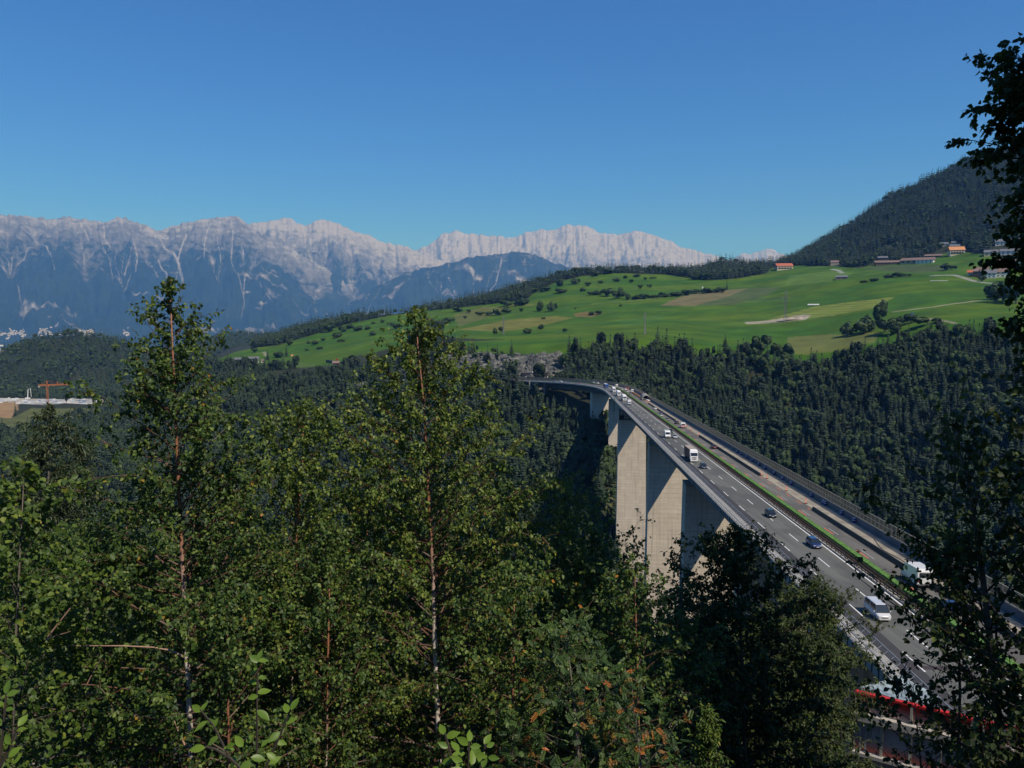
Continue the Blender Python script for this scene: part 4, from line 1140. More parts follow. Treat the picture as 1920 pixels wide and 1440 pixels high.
far_car(1224.5, 768.5, False, 7.0, CW, 'white hatchback on the right carriageway near the shelter', RIGHT)
far_car(1182, 740, False, 5.6, CGR, 'grey car left of the orange tarpaulin', RIGHT)
far_car(1176.5, 735.8, False, 5.6, CLS, 'low white car left of the orange tarpaulin', RIGHT, 1.1)
far_car(1172.5, 732, False, 7.2, CW, 'white van between the orange works and the median', RIGHT, 1.35)
far_car(1168, 731.5, False, 5.0, CW, 'white car nearest the median beyond the works', RIGHT)
far_car(1157, 726, False, 6.0, CGR, 'grey car beside the teal vehicle', RIGHT, 1.2)
far_car(1146, 722.5, False, 7.0, CTE, 'teal vehicle at the far end of the right carriageway', RIGHT, 1.5)
far_car(1178.5, 729.5, False, 10.2, CRD, 'red works vehicle by the barrier wall, left of two', RIGHT, 1.2)
far_car(1182.5, 730.3, False, 11.6, paint_mat('paint_orange', (.6, .14, .05)), 'orange works vehicle by the barrier wall, right of two', RIGHT, 1.2)
far_car(1776, 1156, False, 5.6, CNV, 'dark car with shiny rear window deep behind the dark leaves', RIGHT)
# vans seen from behind
def build_panel_van(name, label, group, stripe):
    t = empty(name); tag(t, label, 'van', group)
    kid('body', MB().prism([(-2.7, .4), (1.7, .4), (1.9, 1.3), (1.35, 2.45), (-2.55, 2.55), (-2.72, 2.2)], -1.0, 1.0), CW, t)
    kid('nose', MB().prism([(1.7, .4), (2.75, .4), (2.75, .85), (2.4, 1.2), (1.85, 1.32)], -.95, .95), CW, t)
    kid('rear_window', MB().box((0, -2.74, 1.75), (1.5, .06, .6)), M_glass, t)
    if stripe: kid('stripe', MB().box((0, -2.745, 1.15), (1.9, .05, .22)).box((0, -2.745, .65), (1.9, .05, .14)), mat('stripe_red', (.6, .06, .06), None, 2.0), t)
    for sx in (-1, 1):
        kid('tail_light', MB().box((sx * .9, -2.74, 1.05), (.16, .06, .4)), M_tail, t); kid('side_window', MB().box((sx * 1.004, .9, 1.8), (.02, .9, .55)), M_glass, t)
    kid('bumper', MB().box((0, -2.78, .45), (1.9, .14, .2)), M_grey, t)
    wheel_set(t, .88, (-1.7, 1.8), .35)
    return t
amb = place_vehicle(build_panel_van('van', 'white ambulance van with red stripes across its back', RIGHT, True), 1276.5, 803, False, 8.0 - 1.2, 5.5)
v2 = build_panel_van('van', 'white van standing in the works just before the orange tarpaulin', RIGHT, False); place_vehicle(v2, 1188.5, 735.5, False, 9.8, 5.5)
s, o = on_deck(1163.5, 725.5); copy_tree(v2, tuple(bp(s + 2.7, 9.0, .012)), (-sl_, 0, -hdg(s)), 'white van farther up the works near the barrier wall', RIGHT)
t = build_panel_van('van', 'tall white van on the right carriageway, mostly hidden by dark leaves', RIGHT, False); t.scale = (1.15, 1.15, 1.15); place_vehicle(t, 1718, 1103, False, 6.9, 6.2)

# ------------------------------------------------------------------ far buildings, masts, signs
def look_rot(x, y, extra=0.0): return -math.atan2(x, y) + extra     # front (-Y) towards the viewpoint
M_wallw = mat('render_white', (.68, .65, .58), (.58, .55, .5), .3); M_wallc = mat('render_cream', (.62, .50, .34), (.54, .43, .3), .3); M_wood = mat('timber_dark', (.10, .065, .04), (.07, .045, .03), .5)
M_rred = mat('roof_red', (.42, .12, .05), (.32, .09, .045), .4); M_rbrn = mat('roof_brown', (.19, .125, .105), (.15, .10, .085), .3); M_rgry = mat('roof_grey', (.13, .135, .15), (.1, .105, .12), .3); M_roran = mat('roof_orange', (.55, .24, .09), (.45, .19, .07), .4); M_win = mat('window_dark', (.03, .035, .045), None, 1.0, .2)
HOUSES = []
def house(px, row, wpx, hpx, label, wall, roof, nwin=3, floors=2, depth=.75, turn=.0, cat='house', group=None, r0=430, balcony=False, name='house', flat=False):
    p = hit(px, row, r0); d = p[1] * CP - p[2] * SP; HOUSES.append((p[0], p[1], wpx * d / F_PX))
    W = wpx * d / F_PX; H = hpx * d / F_PX; D = max(W * depth, 5); hw = H * .58; z0 = -3.0
    e = empty(name, tuple(p), (0, 0, look_rot(p[0], p[1], turn))); tag(e, label, cat, group)
    kid('wall', MB().box((0, D / 2, (hw + z0) / 2), (W * .92, D, hw - z0)), wall, e)
    if flat: kid('roof', MB().box((0, D / 2, hw + .4), (W, D + 1, .8)), roof, e)
    else:
        r = MB(); a, b_ = W / 2, D + 1.0
        r.add([(-a, -1, hw - .3), (a, -1, hw - .3), (a, b_, hw - .3), (-a, b_, hw - .3), (-a, D / 2, H), (a, D / 2, H)], [(0, 1, 5, 4), (2, 3, 4, 5), (0, 4, 3), (1, 2, 5), (3, 2, 1, 0)])
        kid('roof', r, roof, e)
    for f in range(floors):
        for i in range(nwin):
            x = (i + .5 - nwin / 2) * W * .86 / nwin; z = hw * (f + .55) / floors
            wn = kid('window', MB().box((x, -.04, z), (W * .86 / nwin * .45, .14, hw / floors * .42)), M_win, e)
    if balcony: kid('balcony', MB().box((0, -.7, hw * .5), (W * .8, 1.3, hw * .12)), M_wood, e)
    return e
house(1472, 506, 31, 13, 'farmhouse with bright red roof alone at the foot of the wooded mountain', M_wallc, M_rred, 5, 2, balcony=True, turn=.25)
house(1565, 497, 15, 9, 'small chalet with brown roof at the forest edge above the pasture', M_wallc, M_rbrn, 3, 2)
house(1578, 524, 22, 8, 'low wooden field barn standing alone in the green pasture', mat('barn_wood', (.22, .17, .12), None, .4), M_rgry, 2, 1, name='field_barn', cat='barn')
house(1665, 497, 46, 9, 'long low stable with dull red roof, left part of the big farm', M_wood, M_rbrn, 6, 1, .35, name='stable', cat='barn', turn=.15)
house(1703, 495, 34, 12, 'barn with pale wooden gable in the middle of the big farm', mat('barn_pale', (.42, .31, .2), None, .4), M_rbrn, 3, 1, .8, name='barn', cat='barn', turn=-.35)
house(1733, 494, 32, 12, 'white farmhouse under a wide brown roof at the right end of the big farm', M_wallw, M_rbrn, 4, 2, .7, turn=-.2)
house(1655, 488, 18, 8, 'wooden barn with grey roof behind the long stable', M_wood, M_rgry, 2, 1, name='barn', cat='barn')
house(1750, 484, 30, 8, 'long brown roofed barn up the slope behind the white farmhouse', M_wood, M_rbrn, 3, 1, name='barn', cat='barn')
house(1795, 478, 27, 16, 'guesthouse with orange roof, largest in the village on the right', M_wallc, M_roran, 5, 2, balcony=True, turn=.2)
house(1790, 467, 18, 9, 'grey roofed house just behind the orange guesthouse', M_wallw, M_rgry, 3, 2)
house(1770, 462, 15, 8, 'white house with dark roof at the left top of the village', M_wallw, M_rgry, 3, 1)
house(1788, 458, 9, 6, 'tiny white house highest in the village at the wood edge', M_wallw, M_rgry, 2, 1)
for px, row, w_, h_, lab, wm, rm in [(1838, 520, 26, 20, 'tall brown house beside the village road', M_wood, M_rbrn), (1855, 522, 24, 17, 'white house with blue shutters beside the village road', M_wallw, M_rgry), (1880, 520, 26, 18, 'white village house behind the hanging dark branches', M_wallw, M_rbrn), (1868, 500, 30, 14, 'broad brown roofed village house in the second row', M_wallw, M_rbrn), (1905, 498, 34, 15, 'wide village house with brown roof at the right border', M_wallw, M_rbrn), (1858, 480, 24, 12, 'grey roofed village house in the third row', M_wallc, M_rgry), (1890, 478, 28, 12, 'white village house in the third row', M_wallw, M_rgry), (1878, 460, 22, 12, 'white house standing highest behind the branches', M_wallw, M_rgry), (1908, 458, 26, 12, 'village house with dark roof near the wood at the right border', M_wood, M_rgry), (1822, 517, 16, 11, 'small house with red roof end beside the village road', M_wallc, M_rred)]:
    house(px, row, w_, h_, lab, wm, rm, 3, 2, group='houses of the village on the right')
# farm by the lower meadow on the left
house(450, 684, 24, 13, 'dark timber barn with blue grey roof at the lower left farm', M_wood, M_rgry, 3, 1, .9, name='barn', cat='barn', r0=1200)
house(476, 682, 20, 13, 'white farmhouse with grey roof at the lower left farm', M_wallw, M_rgry, 3, 2, .9, r0=1200)
house(427, 686, 26, 7, 'low open shed at the left end of the lower farm', M_wood, M_rgry, 3, 1, .5, name='shed', cat='shed', r0=1200)
house(493, 680, 8, 6, 'small white outbuilding at the right end of the lower farm', M_wallw, M_rbrn, 1, 1, .9, name='outbuilding', cat='shed', r0=1200)
house(548, 669, 5, 4, 'tiny orange hut in the lower meadow right of the conifers', M_wallc, M_roran, 1, 1, name='hut', cat='hut', r0=1200)
house(630, 686, 14, 9, 'brown roofed hut where the upper road ends', M_wood, M_rbrn, 1, 1, name='hut', cat='hut', r0=1000)
for i, (px, row, w_, h_) in enumerate([(455, 628, 10, 6), (466, 627, 9, 7), (476, 628, 12, 6), (503, 626, 8, 6), (412, 632, 6, 4)]):
    p = at_range(px, row, 4480); g = float(ground(p[0], p[1])); s_ = 4480 / F_PX
    e = empty('apartment_block', (p[0], p[1], g), (0, 0, look_rot(p[0], p[1]))); tag(e, ['pale apartment block, left one of the far hamlet', 'pale apartment block, second in the far hamlet', 'wide pale apartment block in the middle of the far hamlet', 'reddish block under the far red crane', 'small pale block far left of the far hamlet'][i], 'apartment block', 'blocks of the far hamlet')
    kid('wall', MB().box((0, 0, h_ * s_ / 2), (w_ * s_, 14, h_ * s_)), M_wallw if i != 3 else M_rred, e); kid('roof', MB().box((0, 0, h_ * s_ + .5), (w_ * s_ + 2, 16, 1)), M_rgry, e)
# town on the far valley side
tb = MB()
for i in range(420):
    px = float(rng.choice([rng.uniform(2, 245), rng.normal(165, 30), rng.normal(60, 40)])); row = 622 + rng.normal(0, 4.2) + abs(px - 120) * .02
    if i > 350: px, row = rng.uniform(-40, 75), 655 + rng.normal(0, 5)
    R = 17000 if i <= 350 else 13500
    p = at_range(px, row, R + (622 - row) * 50); s_ = rng.uniform(14, 42)
    tb.box((p[0], p[1], p[2]), (s_, 24, rng.uniform(14, 30)), rng.uniform(-.6, .6))
tag(link('town', tb, mat('town_walls', (.62, .58, .52), (.42, .38, .34), .02)), kind='stuff')
# construction site on the left
def by_pixel(px, row, r0=430): return hit(px, row, r0)
p = by_pixel(90, 760, 1300); s_ = (p[1] * CP - p[2] * SP) / F_PX
cr = empty('tower_crane', tuple(p), (0, 0, look_rot(p[0], p[1]))); tag(cr, 'orange tower crane standing on the pale building site', 'crane')
M_cr = mat('crane_orange', (.48, .15, .03), (.40, .12, .025), .5)
def lattice(b, a, c, w_, n, t=.35):
    a, c = Vector(a), Vector(c); d = (c - a).normalized(); u = d.cross(Vector((0, 1, 0)) if abs(d.y) < .9 else Vector((1, 0, 0))).normalized() * w_ / 2; v = d.cross(u).normalized() * w_ / 2
    for e1, e2 in ((1, 1), (1, -1), (-1, 1), (-1, -1)): b.tube([a + u * e1 + v * e2, c + u * e1 + v * e2], t / 2, 4)
    for i in range(n):
        q0, q1 = a.lerp(c, i / n), a.lerp(c, (i + 1) / n); sg = 1 if i % 2 else -1
        b.tube([q0 + u * sg + v, q1 - u * sg + v], t / 3, 3); b.tube([q0 + u * sg - v, q1 - u * sg - v], t / 3, 3); b.tube([q0 + u + v * sg, q1 + u - v * sg], t / 3, 3)
    return b
kid('mast', lattice(MB(), (0, 0, -4), (0, 0, 40 * s_), 2.4, 14, .8), M_cr, cr)
kid('tower_head', lattice(MB(), (0, 0, 40 * s_), (0, 0, 46 * s_), 1.6, 3, .7), M_cr, cr)
kid('jib', lattice(MB(), (1, 0, 38 * s_), (37 * s_, 0, 38 * s_), 1.8, 20, .7), M_cr, cr)
kid('counter_jib', lattice(MB(), (-14 * s_, 0, 38 * s_), (-1, 0, 38 * s_), 1.8, 6, .7), M_cr, cr)
kid('counterweight', MB().box((-13 * s_, 0, 36 * s_), (3, 2, 3.4)), M_conc, cr)
kid('cabin', MB().box((2, -1.5, 36.5 * s_), (2, 2, 2.2)), M_cr, cr)
for x in (30 * s_, -12 * s_): kid('tie', MB().tube([(0, 0, 46 * s_), (x, 0, 38.6 * s_)], .14, 3), M_cr, cr)
kid('hoist', MB().tube([(17 * s_, 0, 38 * s_), (17 * s_, 0, 44 * s_)], .5, 4), M_cr, cr)
p = by_pixel(52, 748, 1300); s_ = p[1] / F_PX
cp2 = empty('concrete_pump', tuple(p)); tag(cp2, 'white concrete pump arm folded above the building site', 'concrete pump')
kid('arm', MB().tube([(0, 0, 2), (1.5 * s_, 0, 18 * s_), (6 * s_, 0, 20 * s_), (7 * s_, 0, 4 * s_)], [.9, .8, .6, .4], 5), CW, cp2); kid('truck_bed', MB().box((0, 0, 1.6), (9, 3, 2.6)), CW, cp2)
cont = None
cols_ = [(.72, .72, .7), (.6, .62, .63), (.45, .5, .56), (.75, .74, .7), (.2, .28, .42), (.5, .45, .38)]
for i in range(64):
    px = rng.uniform(0, 192); row = 752.5 + rng.normal(0, 2.6) + (px < 100) * .8
    if row < 746 or row > 759: continue
    p = by_pixel(px, row, 1300); c = cols_[int(rng.integers(0, 6))]; L = rng.uniform(3, 9)
    o = link('site_container', MB().box((0, 0, .9), (L, 2.5, 2.0)), mat('container_%d' % cols_.index(c), c, None, .3), loc=tuple(p), rot=(0, 0, rng.uniform(-.3, .3)))
    tag(o, '%s %s on the %s of the pale building site%s' % (('white', 'light grey', 'blue grey', 'cream', 'dark blue', 'brown')[cols_.index(c)], 'long container' if L > 6 else 'short container', 'left border' if px < 50 else ('middle' if px < 120 else 'right part'), ', behind others' if row < 751 else ', in front'), 'container', 'containers crowded on the building site')
p = by_pixel(191, 757, 1300); b = MB(); b.cyl((0, 0, 2), 14, 12, 12, r2=3); tag(link('gravel_heap', b, mat('gravel', (.34, .29, .24), (.26, .22, .18), .3), loc=tuple(p)), 'rounded brown gravel heap at the right end of the building site', 'gravel heap')
def sign(px, row, wpx, hpx, label, legs=2, marks=True):
    p = hit(px, row + hpx * 1.2, 800); d = p[1] * CP - p[2] * SP; k = d / F_PX
    e = empty('motorway_sign', tuple(p), (0, 0, look_rot(p[0], p[1]))); tag(e, label, 'sign'); zc = 1.2 * hpx * k
    kid('board', MB().box((0, 0, zc), (wpx * k, .3, hpx * k)), mat('sign_blue', (.025, .13, .50), None, .5, .4), e)
    for x in (-.35, .35)[:legs]: kid('leg', MB().box((x * wpx * k, .2, zc / 2 - 1), (.3, .3, zc + 1)), M_steel, e)
    if marks:
        t = MB()
        for x, w_ in ((-.36, .05), (-.26, .09), (-.12, .06), (.0, .1), (.14, .05), (.26, .1), (.38, .05)): t.box((x * wpx * k, -.17, zc + (.06 * hpx * k if w_ > .08 else -.04 * hpx * k)), (w_ * wpx * k, .04, hpx * k * .4))
        kid('lettering', t, M_white, e)
sign(926, 700.5, 15, 5, 'long blue motorway sign with white lettering by the grey cliff')
sign(847, 701, 13, 4, 'blue motorway sign seen through the middle birch', marks=True)
sign(154, 731, 5, 5, 'small blue sign by the road behind the building site', 1, False)
def pylon(px, row, hpx, wpx, label):
    p = hit(px, row, 1000); k = (p[1] * CP - p[2] * SP) / F_PX; H = hpx * k; W = wpx * k
    e = empty('power_pylon', tuple(p), (0, 0, look_rot(p[0], p[1], .4))); tag(e, label, 'pylon'); m = mat('pylon_steel', (.16, .165, .16), None, .5, .6)
    b = MB(); hw = W * .32
    for sx in (-1, 1):
        for sy in (-1, 1): b.tube([(sx * hw, sy * hw, -1), (sx * hw * .4, sy * hw * .4, H * .6), (sx * .3, sy * .3, H)], .30, 3)
    for i in range(8):
        z0, z1 = H * i / 8, H * (i + 1) / 8; f = lambda z: hw * (1 - .6 * min(z / (H * .6), 1)) if z < H * .6 else hw * .4 * (1 - (z / H - .6) / .4) + .3
        for sy in (-1, 1): b.tube([(-f(z0), sy * f(z0), z0), (f(z1), sy * f(z1), z1)], .16, 3); b.tube([(f(z0), sy * f(z0), z0), (-f(z1), sy * f(z1), z1)], .16, 3)
    kid('tower', b, m, e)  # lattice
    for z, q in ((.92, .5), (.78, 1.0), (.64, .7)): kid('cross_arm', MB().tube([(-W * q, 0, H * z), (0, 0, H * z + 1), (W * q, 0, H * z)], .36, 4), m, e)
    return np.array(p) + np.array([0, 0, H * .8])
tp = [pylon(1472, 605, 60, 9, 'tall lattice pylon beside the gravel heap, nearest of the pylons'), pylon(1209, 627, 40, 4, 'slim pylon at the wood edge in the middle of the pasture'), pylon(944, 628, 34, 4, 'pylon by the two bushes at the left of the pasture')]
wl = MB()
for a, c in zip(tp[:-1], tp[1:]):
    wl.tube([a + (c - a) * t - np.array([0, 0, 22 * 4 * t * (1 - t)]) for t in np.linspace(0, 1, 13)], .06, 3)
tag(link('power_line', wl, M_black), 'thin power line hanging between the pylons', 'power line')
def lamp(px, row, hpx, label):
    p = hit(px, row, 800); k = (p[1] * CP - p[2] * SP) / F_PX; H = hpx * k
    e = empty('street_lamp', tuple(p), (0, 0, look_rot(p[0], p[1]))); tag(e, label, 'street lamp', 'lamps beside the far road')
    kid('pole', MB().tube([(0, 0, -1), (0, 0, H)], .2, 5), M_steel, e); kid('arm', MB().tube([(-2, 0, H), (2, 0, H)], .12, 4), M_steel, e)
    for x in (-2.2, 2.2): kid('lamp_head', MB().box((x, 0, H), (1.2, .5, .3)), M_fascia, e)
lamp(1051, 711, 16, 'twin street lamp beside the orange container'); lamp(956, 709, 13, 'street lamp in front of the grey cliff')
def block(px, row, wpx, hpx, label, wall, roof, cat, name, nwin, r0=880, white_bits=False):
    p = hit(px, row, r0); k = (p[1] * CP - p[2] * SP) / F_PX; W, H = wpx * k, hpx * k
    e = empty(name, tuple(p), (0, 0, look_rot(p[0], p[1]))); tag(e, label, cat)
    kid('wall', MB().box((0, 4, H / 2 - 1), (W, 8, H + 2)), wall, e); kid('roof', MB().box((0, 4, H + .15), (W + 1, 9, .4)), roof, e)
    for i in range(nwin): kid('gate', MB().box(((i + .5 - nwin / 2) * W / nwin, -.06, H * .42), (W / nwin * .72, .2, H * .8)), M_win, e)
    if white_bits:
        for x in (-.06, .16): kid('skylight', MB().box((x * W, 2, H + .7), (W * .11, 3, .8)), M_white, e)
    return e
block(1003, 710, 48, 11, 'low dark depot with white skylights on the terrace below the cliff', mat('depot_wall', (.055, .04, .042), None, .5), mat('depot_roof', (.12, .11, .10), None, .5), 'depot', 'depot', 6, white_bits=True)
block(1040, 711, 7, 6, 'bright orange container beside the depot', mat('container_orange', (.70, .30, .10), None, 1.0), mat('container_orange_lid', (.6, .26, .09), None, 1.0), 'container', 'container', 1)
block(1029, 712, 5, 4, 'white kiosk between the depot and the orange container', M_wallw, M_wallw, 'kiosk', 'kiosk', 1)
for px, row, lab in ((1017, 709, 'white van parked before the depot gates, right one'), (987, 710, 'white van parked before the depot gates, left one')):
    p = hit(px, row, 880); copy_tree(v2, tuple(p), (0, 0, 1.2), lab, 'vans parked at the depot')
# upper road's retaining wall and its red tractor
wp = [hit(px, row, 1000) for px, row in ((612, 680), (650, 683), (690, 690), (730, 697), (775, 702), (830, 704))]
rw = MB()
for a, c in zip(wp[:-1], wp[1:]):
    d = c - a; L = math.hypot(d[0], d[1]); rw.box(tuple((a + c) / 2 + np.array((0, 0, .6))), (L + .4, 1.6, 6.4), math.atan2(d[1], d[0]))
tag(link('retaining_wall', rw, mat('wall_dark', (.085, .075, .065), (.06, .055, .05), .2)), 'long dark retaining wall of the upper road, behind the middle birch', 'retaining wall')
p = hit(632, 676, 1000); e = empty('tractor', tuple(p)); tag(e, 'red tractor on the upper road at the edge of the meadow', 'tractor'); kid('body', MB().box((0, 0, 1.5), (3.6, 2.4, 1.6)).box((-.6, 0, 2.8), (1.8, 2.0, 1.2)), CRD, e); wheel_set(e, 1.2, (-1.2, 1.2), .7, .4)
p = hit(1708, 593, 1000); e = empty('tractor', tuple(p)); tag(e, 'blue tractor on the farm track in front of the wood', 'tractor'); kid('body', MB().box((0, 0, 1.8), (6.5, 2.8, 2.2)).box((1.0, 0, 3.6), (3, 2.6, 1.6)), CBL, e); wheel_set(e, 1.3, (-1.4, 1.4), .9, .5)
p = hit(1525, 573, 1000); b = MB()
for i in range(5): b.cyl((-8 + 4 * i, 0, 1.3), 1.7, 3.6, 10, 'x')
tag(link('silage_bale', b, M_white, loc=tuple(p), rot=(0, 0, -.3)), 'row of white wrapped silage bales lying in the striped field', 'silage bales')
p = hit(1760, 527, 1000); tag(link('silage_cover', MB().box((0, 0, .6), (30, 4, 1.4), -.3), mat('cover_pale', (.5, .55, .53), None, .3), loc=tuple(p)), 'long pale silage cover lying on the pasture below the village', 'silage cover')
p = hit(1500, 598, 1000); b = MB(); b.cyl((0, 0, 1.5), 11, 4.5, 14, r2=2); b.cyl((-14, 3, 1), 9, 3.5, 14, r2=2); b.cyl((11, 2, 1.2), 8, 4, 14, r2=2); b.cyl((-27, 2, .6), 9, 2.4, 14, r2=3); tag(link('gravel_heap', b, mat('gravel_pale', (.36, .30, .23), (.28, .24, .19), .3), loc=tuple(p)), 'low grey gravel heap beside the tall pylon in the pasture', 'gravel heap')
p = hit(1317, 541, 1000); tag(link('tank', MB().cyl((0, 0, 1.8), 1.9, 4.6, 10), M_white, loc=tuple(p)), 'white tank standing in the hedge of the pasture', 'tank')

# ------------------------------------------------------------------ woods
def spruce(seed, H=1.0, whorls=11, per=9, r0=.21, col=None):
    r = np.random.default_rng(seed); V = []; Q = []
    for i in range(whorls):
        t = i / (whorls - 1); z = .06 + .90 * t ** .92; L = r0 * (1 - t) ** .82 + .012
        for k in range(per):
            a = 2 * np.pi * (k + r.random() * .8 + .5 * (i % 2)) / per; l = L * r.uniform(.7, 1.15); wd = l * r.uniform(.38, .58)
            ca, sa = math.cos(a), math.sin(a); dz = -l * r.uniform(.22, .55); o = len(V)
            V += [(0, 0, z + .03), (ca * l * .55 - sa * wd, sa * l * .55 + ca * wd, z + dz * .45), (ca * l, sa * l, z + dz), (ca * l * .55 + sa * wd, sa * l * .55 - ca * wd, z + dz * .45)]
            Q.append((o, o + 1, o + 2, o + 3))
    o = len(V); V += [(-.03, 0, .9), (.03, 0, .9), (.006, .01, 1.0), (-.006, .01, 1.0)]; Q.append((o, o + 1, o + 2, o + 3))
    o = len(V); V += [(0, -.03, .9), (0, .03, .9), (.0, .006, 1.0), (.0, -.006, 1.0)]; Q.append((o, o + 1, o + 2, o + 3))
    return np_mesh('spruce', np.array(V) * H, Q)
def leafy(seed, n=260, wd=.30, zc=.56, hz=.44, sz=.085, low=.9):
    r = np.random.default_rng(seed); V = []; Q = []
    blobs = [(r.normal(0, wd * .42), r.normal(0, wd * .42), zc + r.uniform(-.5, .75) * hz * .55, r.uniform(.42, .75)) for _ in range(8)]
    for i in range(n):
        bx, by, bz, br = blobs[i % 8]; u = r.normal(size=3); u /= np.linalg.norm(u); u[2] = u[2] if r.random() > low else abs(u[2]) * .95 - .2
        c = np.array((bx + u[0] * wd * br * .75, by + u[1] * wd * br * .75, bz + u[2] * hz * br * .8)); a = np.cross(u, r.normal(size=3)); a /= np.linalg.norm(a); b2 = np.cross(u, a) ; s_ = sz * r.uniform(.6, 1.25); tl = u * s_ * .35
        o = len(V); V += [c - a * s_ - tl, c - b2 * s_ * .8, c + a * s_ - tl, c + b2 * s_ * .8]; Q.append((o, o + 1, o + 2, o + 3))
    return np_mesh('leafy', V, Q)
M_con = crown_mat('needles', (.014, .025, .016), (.024, .038, .021), (.040, .058, .028))
M_dec = crown_mat('broadleaf', (.026, .044, .018), (.038, .062, .022), (.062, .088, .030))
M_bark = mat('bark_grey', (.12, .10, .085), (.08, .068, .06), 1.0, .9)
protos = []
for i in range(3): protos.append(spruce(20 + i, 1, 12, 10, .19 + .02 * i)); protos[-1].materials.append(M_con)
protos.append(leafy(33, 260, .20, .55, .52, .085, .6)); protos[-1].materials.append(M_con)
for i in range(3): protos.append(leafy(40 + i, 240, .30)); protos[-1].materials.append(M_dec)
far_p = [spruce(50, 1, 6, 7, .23), spruce(51, 1, 6, 7, .27), leafy(52, 70, .32, sz=.16, low=.5)]
for me in far_p[:2]: me.materials.append(M_con)
far_p[2].materials.append(M_dec)
Emax = np.maximum.accumulate(Zg / RR, axis=1)
def visible(P, H):
    a = np.arctan2(P[:, 0], P[:, 1]); r = np.hypot(P[:, 0], P[:, 1])
    i = np.clip(np.searchsorted(azs, a), 1, len(azs) - 1); j = np.clip(np.searchsorted(Rrow, r) - 4, 0, len(Rrow) - 1)
    return (P[:, 2] + H * 1.1) / r > Emax[i, j] - .002
def cand(a0, a1, r0, r1, sp):
    """jittered grid over a polar sector"""
    k = int(2 * r1 / sp) + 2; xs = np.arange(r1 * math.sin(a0) if a0 < 0 else r0 * math.sin(a0) - sp, r1 * math.sin(a1), sp); ys = np.arange(r0 * min(math.cos(a0), math.cos(a1)) - sp, r1, sp)
    x, y = np.meshgrid(xs, ys); x = (x + rng.uniform(-.46, .46, x.shape) * sp).ravel(); y = (y + rng.uniform(-.46, .46, y.shape) * sp).ravel()
    a, r = np.arctan2(x, y), np.hypot(x, y); k = (a > a0) & (a < a1) & (r > r0) & (r < r1); x, y = x[k], y[k]
    return np.stack([x, y, ground(x, y)], 1)
_cl = bp(np.arange(-60, 1255, 5.), 1.2 + 0 * np.arange(-60, 1255, 5.))
def road_dist(P, top):
    d = np.full(len(P), 1e9); z = np.zeros(len(P))
    for q in _cl:
        e_ = np.hypot(P[:, 0] - q[0], P[:, 1] - q[1]); t = e_ < d; d[t] = e_[t]; z[t] = q[2]
    return np.where((top < z - 10) & (d > 3), np.maximum(d, 30), d)
allP, allH, allK = [], [], []
GAP1 = [(1095,860),(1142,800),(1160,815),(1160,960),(1135,1010),(1100,960)]
def wood(a0, a1, r0, r1, sp, Hm, dec, fn=None):
    P = cand(R_(a0), R_(a1), r0, r1, sp); q, _ = project(P)
    rP = np.hypot(P[:, 0], P[:, 1])
    k = ~in_poly(q[:, 0], q[:, 1], FIELD) | (rP < 1030)
    for fh in (.25, .5, .75, 1.0): k &= ~((rP < 1900) & in_poly(q[:, 0], q[:, 1] - Hm * fh * F_PX / rP, SITE) & (rng.random(len(P)) < .93))
    k &= ~((rP < 1400) & in_poly(q[:, 0], q[:, 1] - Hm * .86 * F_PX / rP, FIELD))
    for po in (SITE, DIRT, GRASS_L): k &= ~in_poly(q[:, 0], q[:, 1], po)
    k &= ~(in_poly(q[:, 0], q[:, 1], CLIFF) & (rng.random(len(P)) < .86))
    k &= ~((q[:, 0] > 965) & (q[:, 0] < 1060) & (q[:, 1] > 701) & (q[:, 1] < 722))
    k &= ~(in_poly(q[:, 0], q[:, 1], GAP1) & (rng.random(len(P)) < .2))
    if fn is not None: k &= fn(P, q)
    for hx_, hy_, hw_ in HOUSES:
        hr = math.hypot(hx_, hy_); ux, uy = hx_ / hr, hy_ / hr
        al = P[:, 0] * ux + P[:, 1] * uy - hr; ac = np.abs(P[:, 0] * uy - P[:, 1] * ux)
        k &= ~((al > -95) & (al < hw_ * .8 + 8) & (ac < hw_ * .5 + 5))
    P = P[k]; rd = road_dist(P, P[:, 2] + Hm * 1.2) if r0 < 1150 else np.full(len(P), 1e9); P = P[rd > 17]
    P = P[perlin(P[:, 0] / 55, P[:, 1] / 55, 15) < .62]; H = Hm * rng.uniform(.5, 1.28, len(P)) * (1 + .35 * perlin(P[:, 0] / 90, P[:, 1] / 90, 5)); dn = perlin(P[:, 0] / 70, P[:, 1] / 70, 9) * .5 + .5
    isd = rng.random(len(P)) < dec * (.3 + 1.6 * np.clip(dn, 0, 1)); H = np.where(isd, H * .78, H); v = visible(P, H); P, H, isd = P[v], H[v], isd[v]
    allP.append(P); allH.append(H); allK.append(isd)
wood(-38, 37, 430, 1160, 6.6, 23, .25)
wood(-38, -8, 1160, 1700, 7.5, 22, .25)
wood(-38, -8, 1700, 2750, 9.0, 23, .12)
wood(-8, 40, 1060, 1250, 7.5, 20, .3, lambda P, q: (q[:, 1] > 600))
wood(-22, 12, 1300, 2650, 8.5, 22, .1)
wood(11, 22, 2150, 3000, 9.0, 24, .06)
wood(17, 40, 1800, 3500, 9.5, 25, .06, lambda P, q: (q[:, 1] < 500))
wood(-26, -8, 3300, 4750, 17, 26, .1)
P = np.concatenate(allP); H = np.concatenate(allH); K = np.concatenate(allK)
pq, _ = project(P); rr = np.hypot(P[:, 0], P[:, 1])
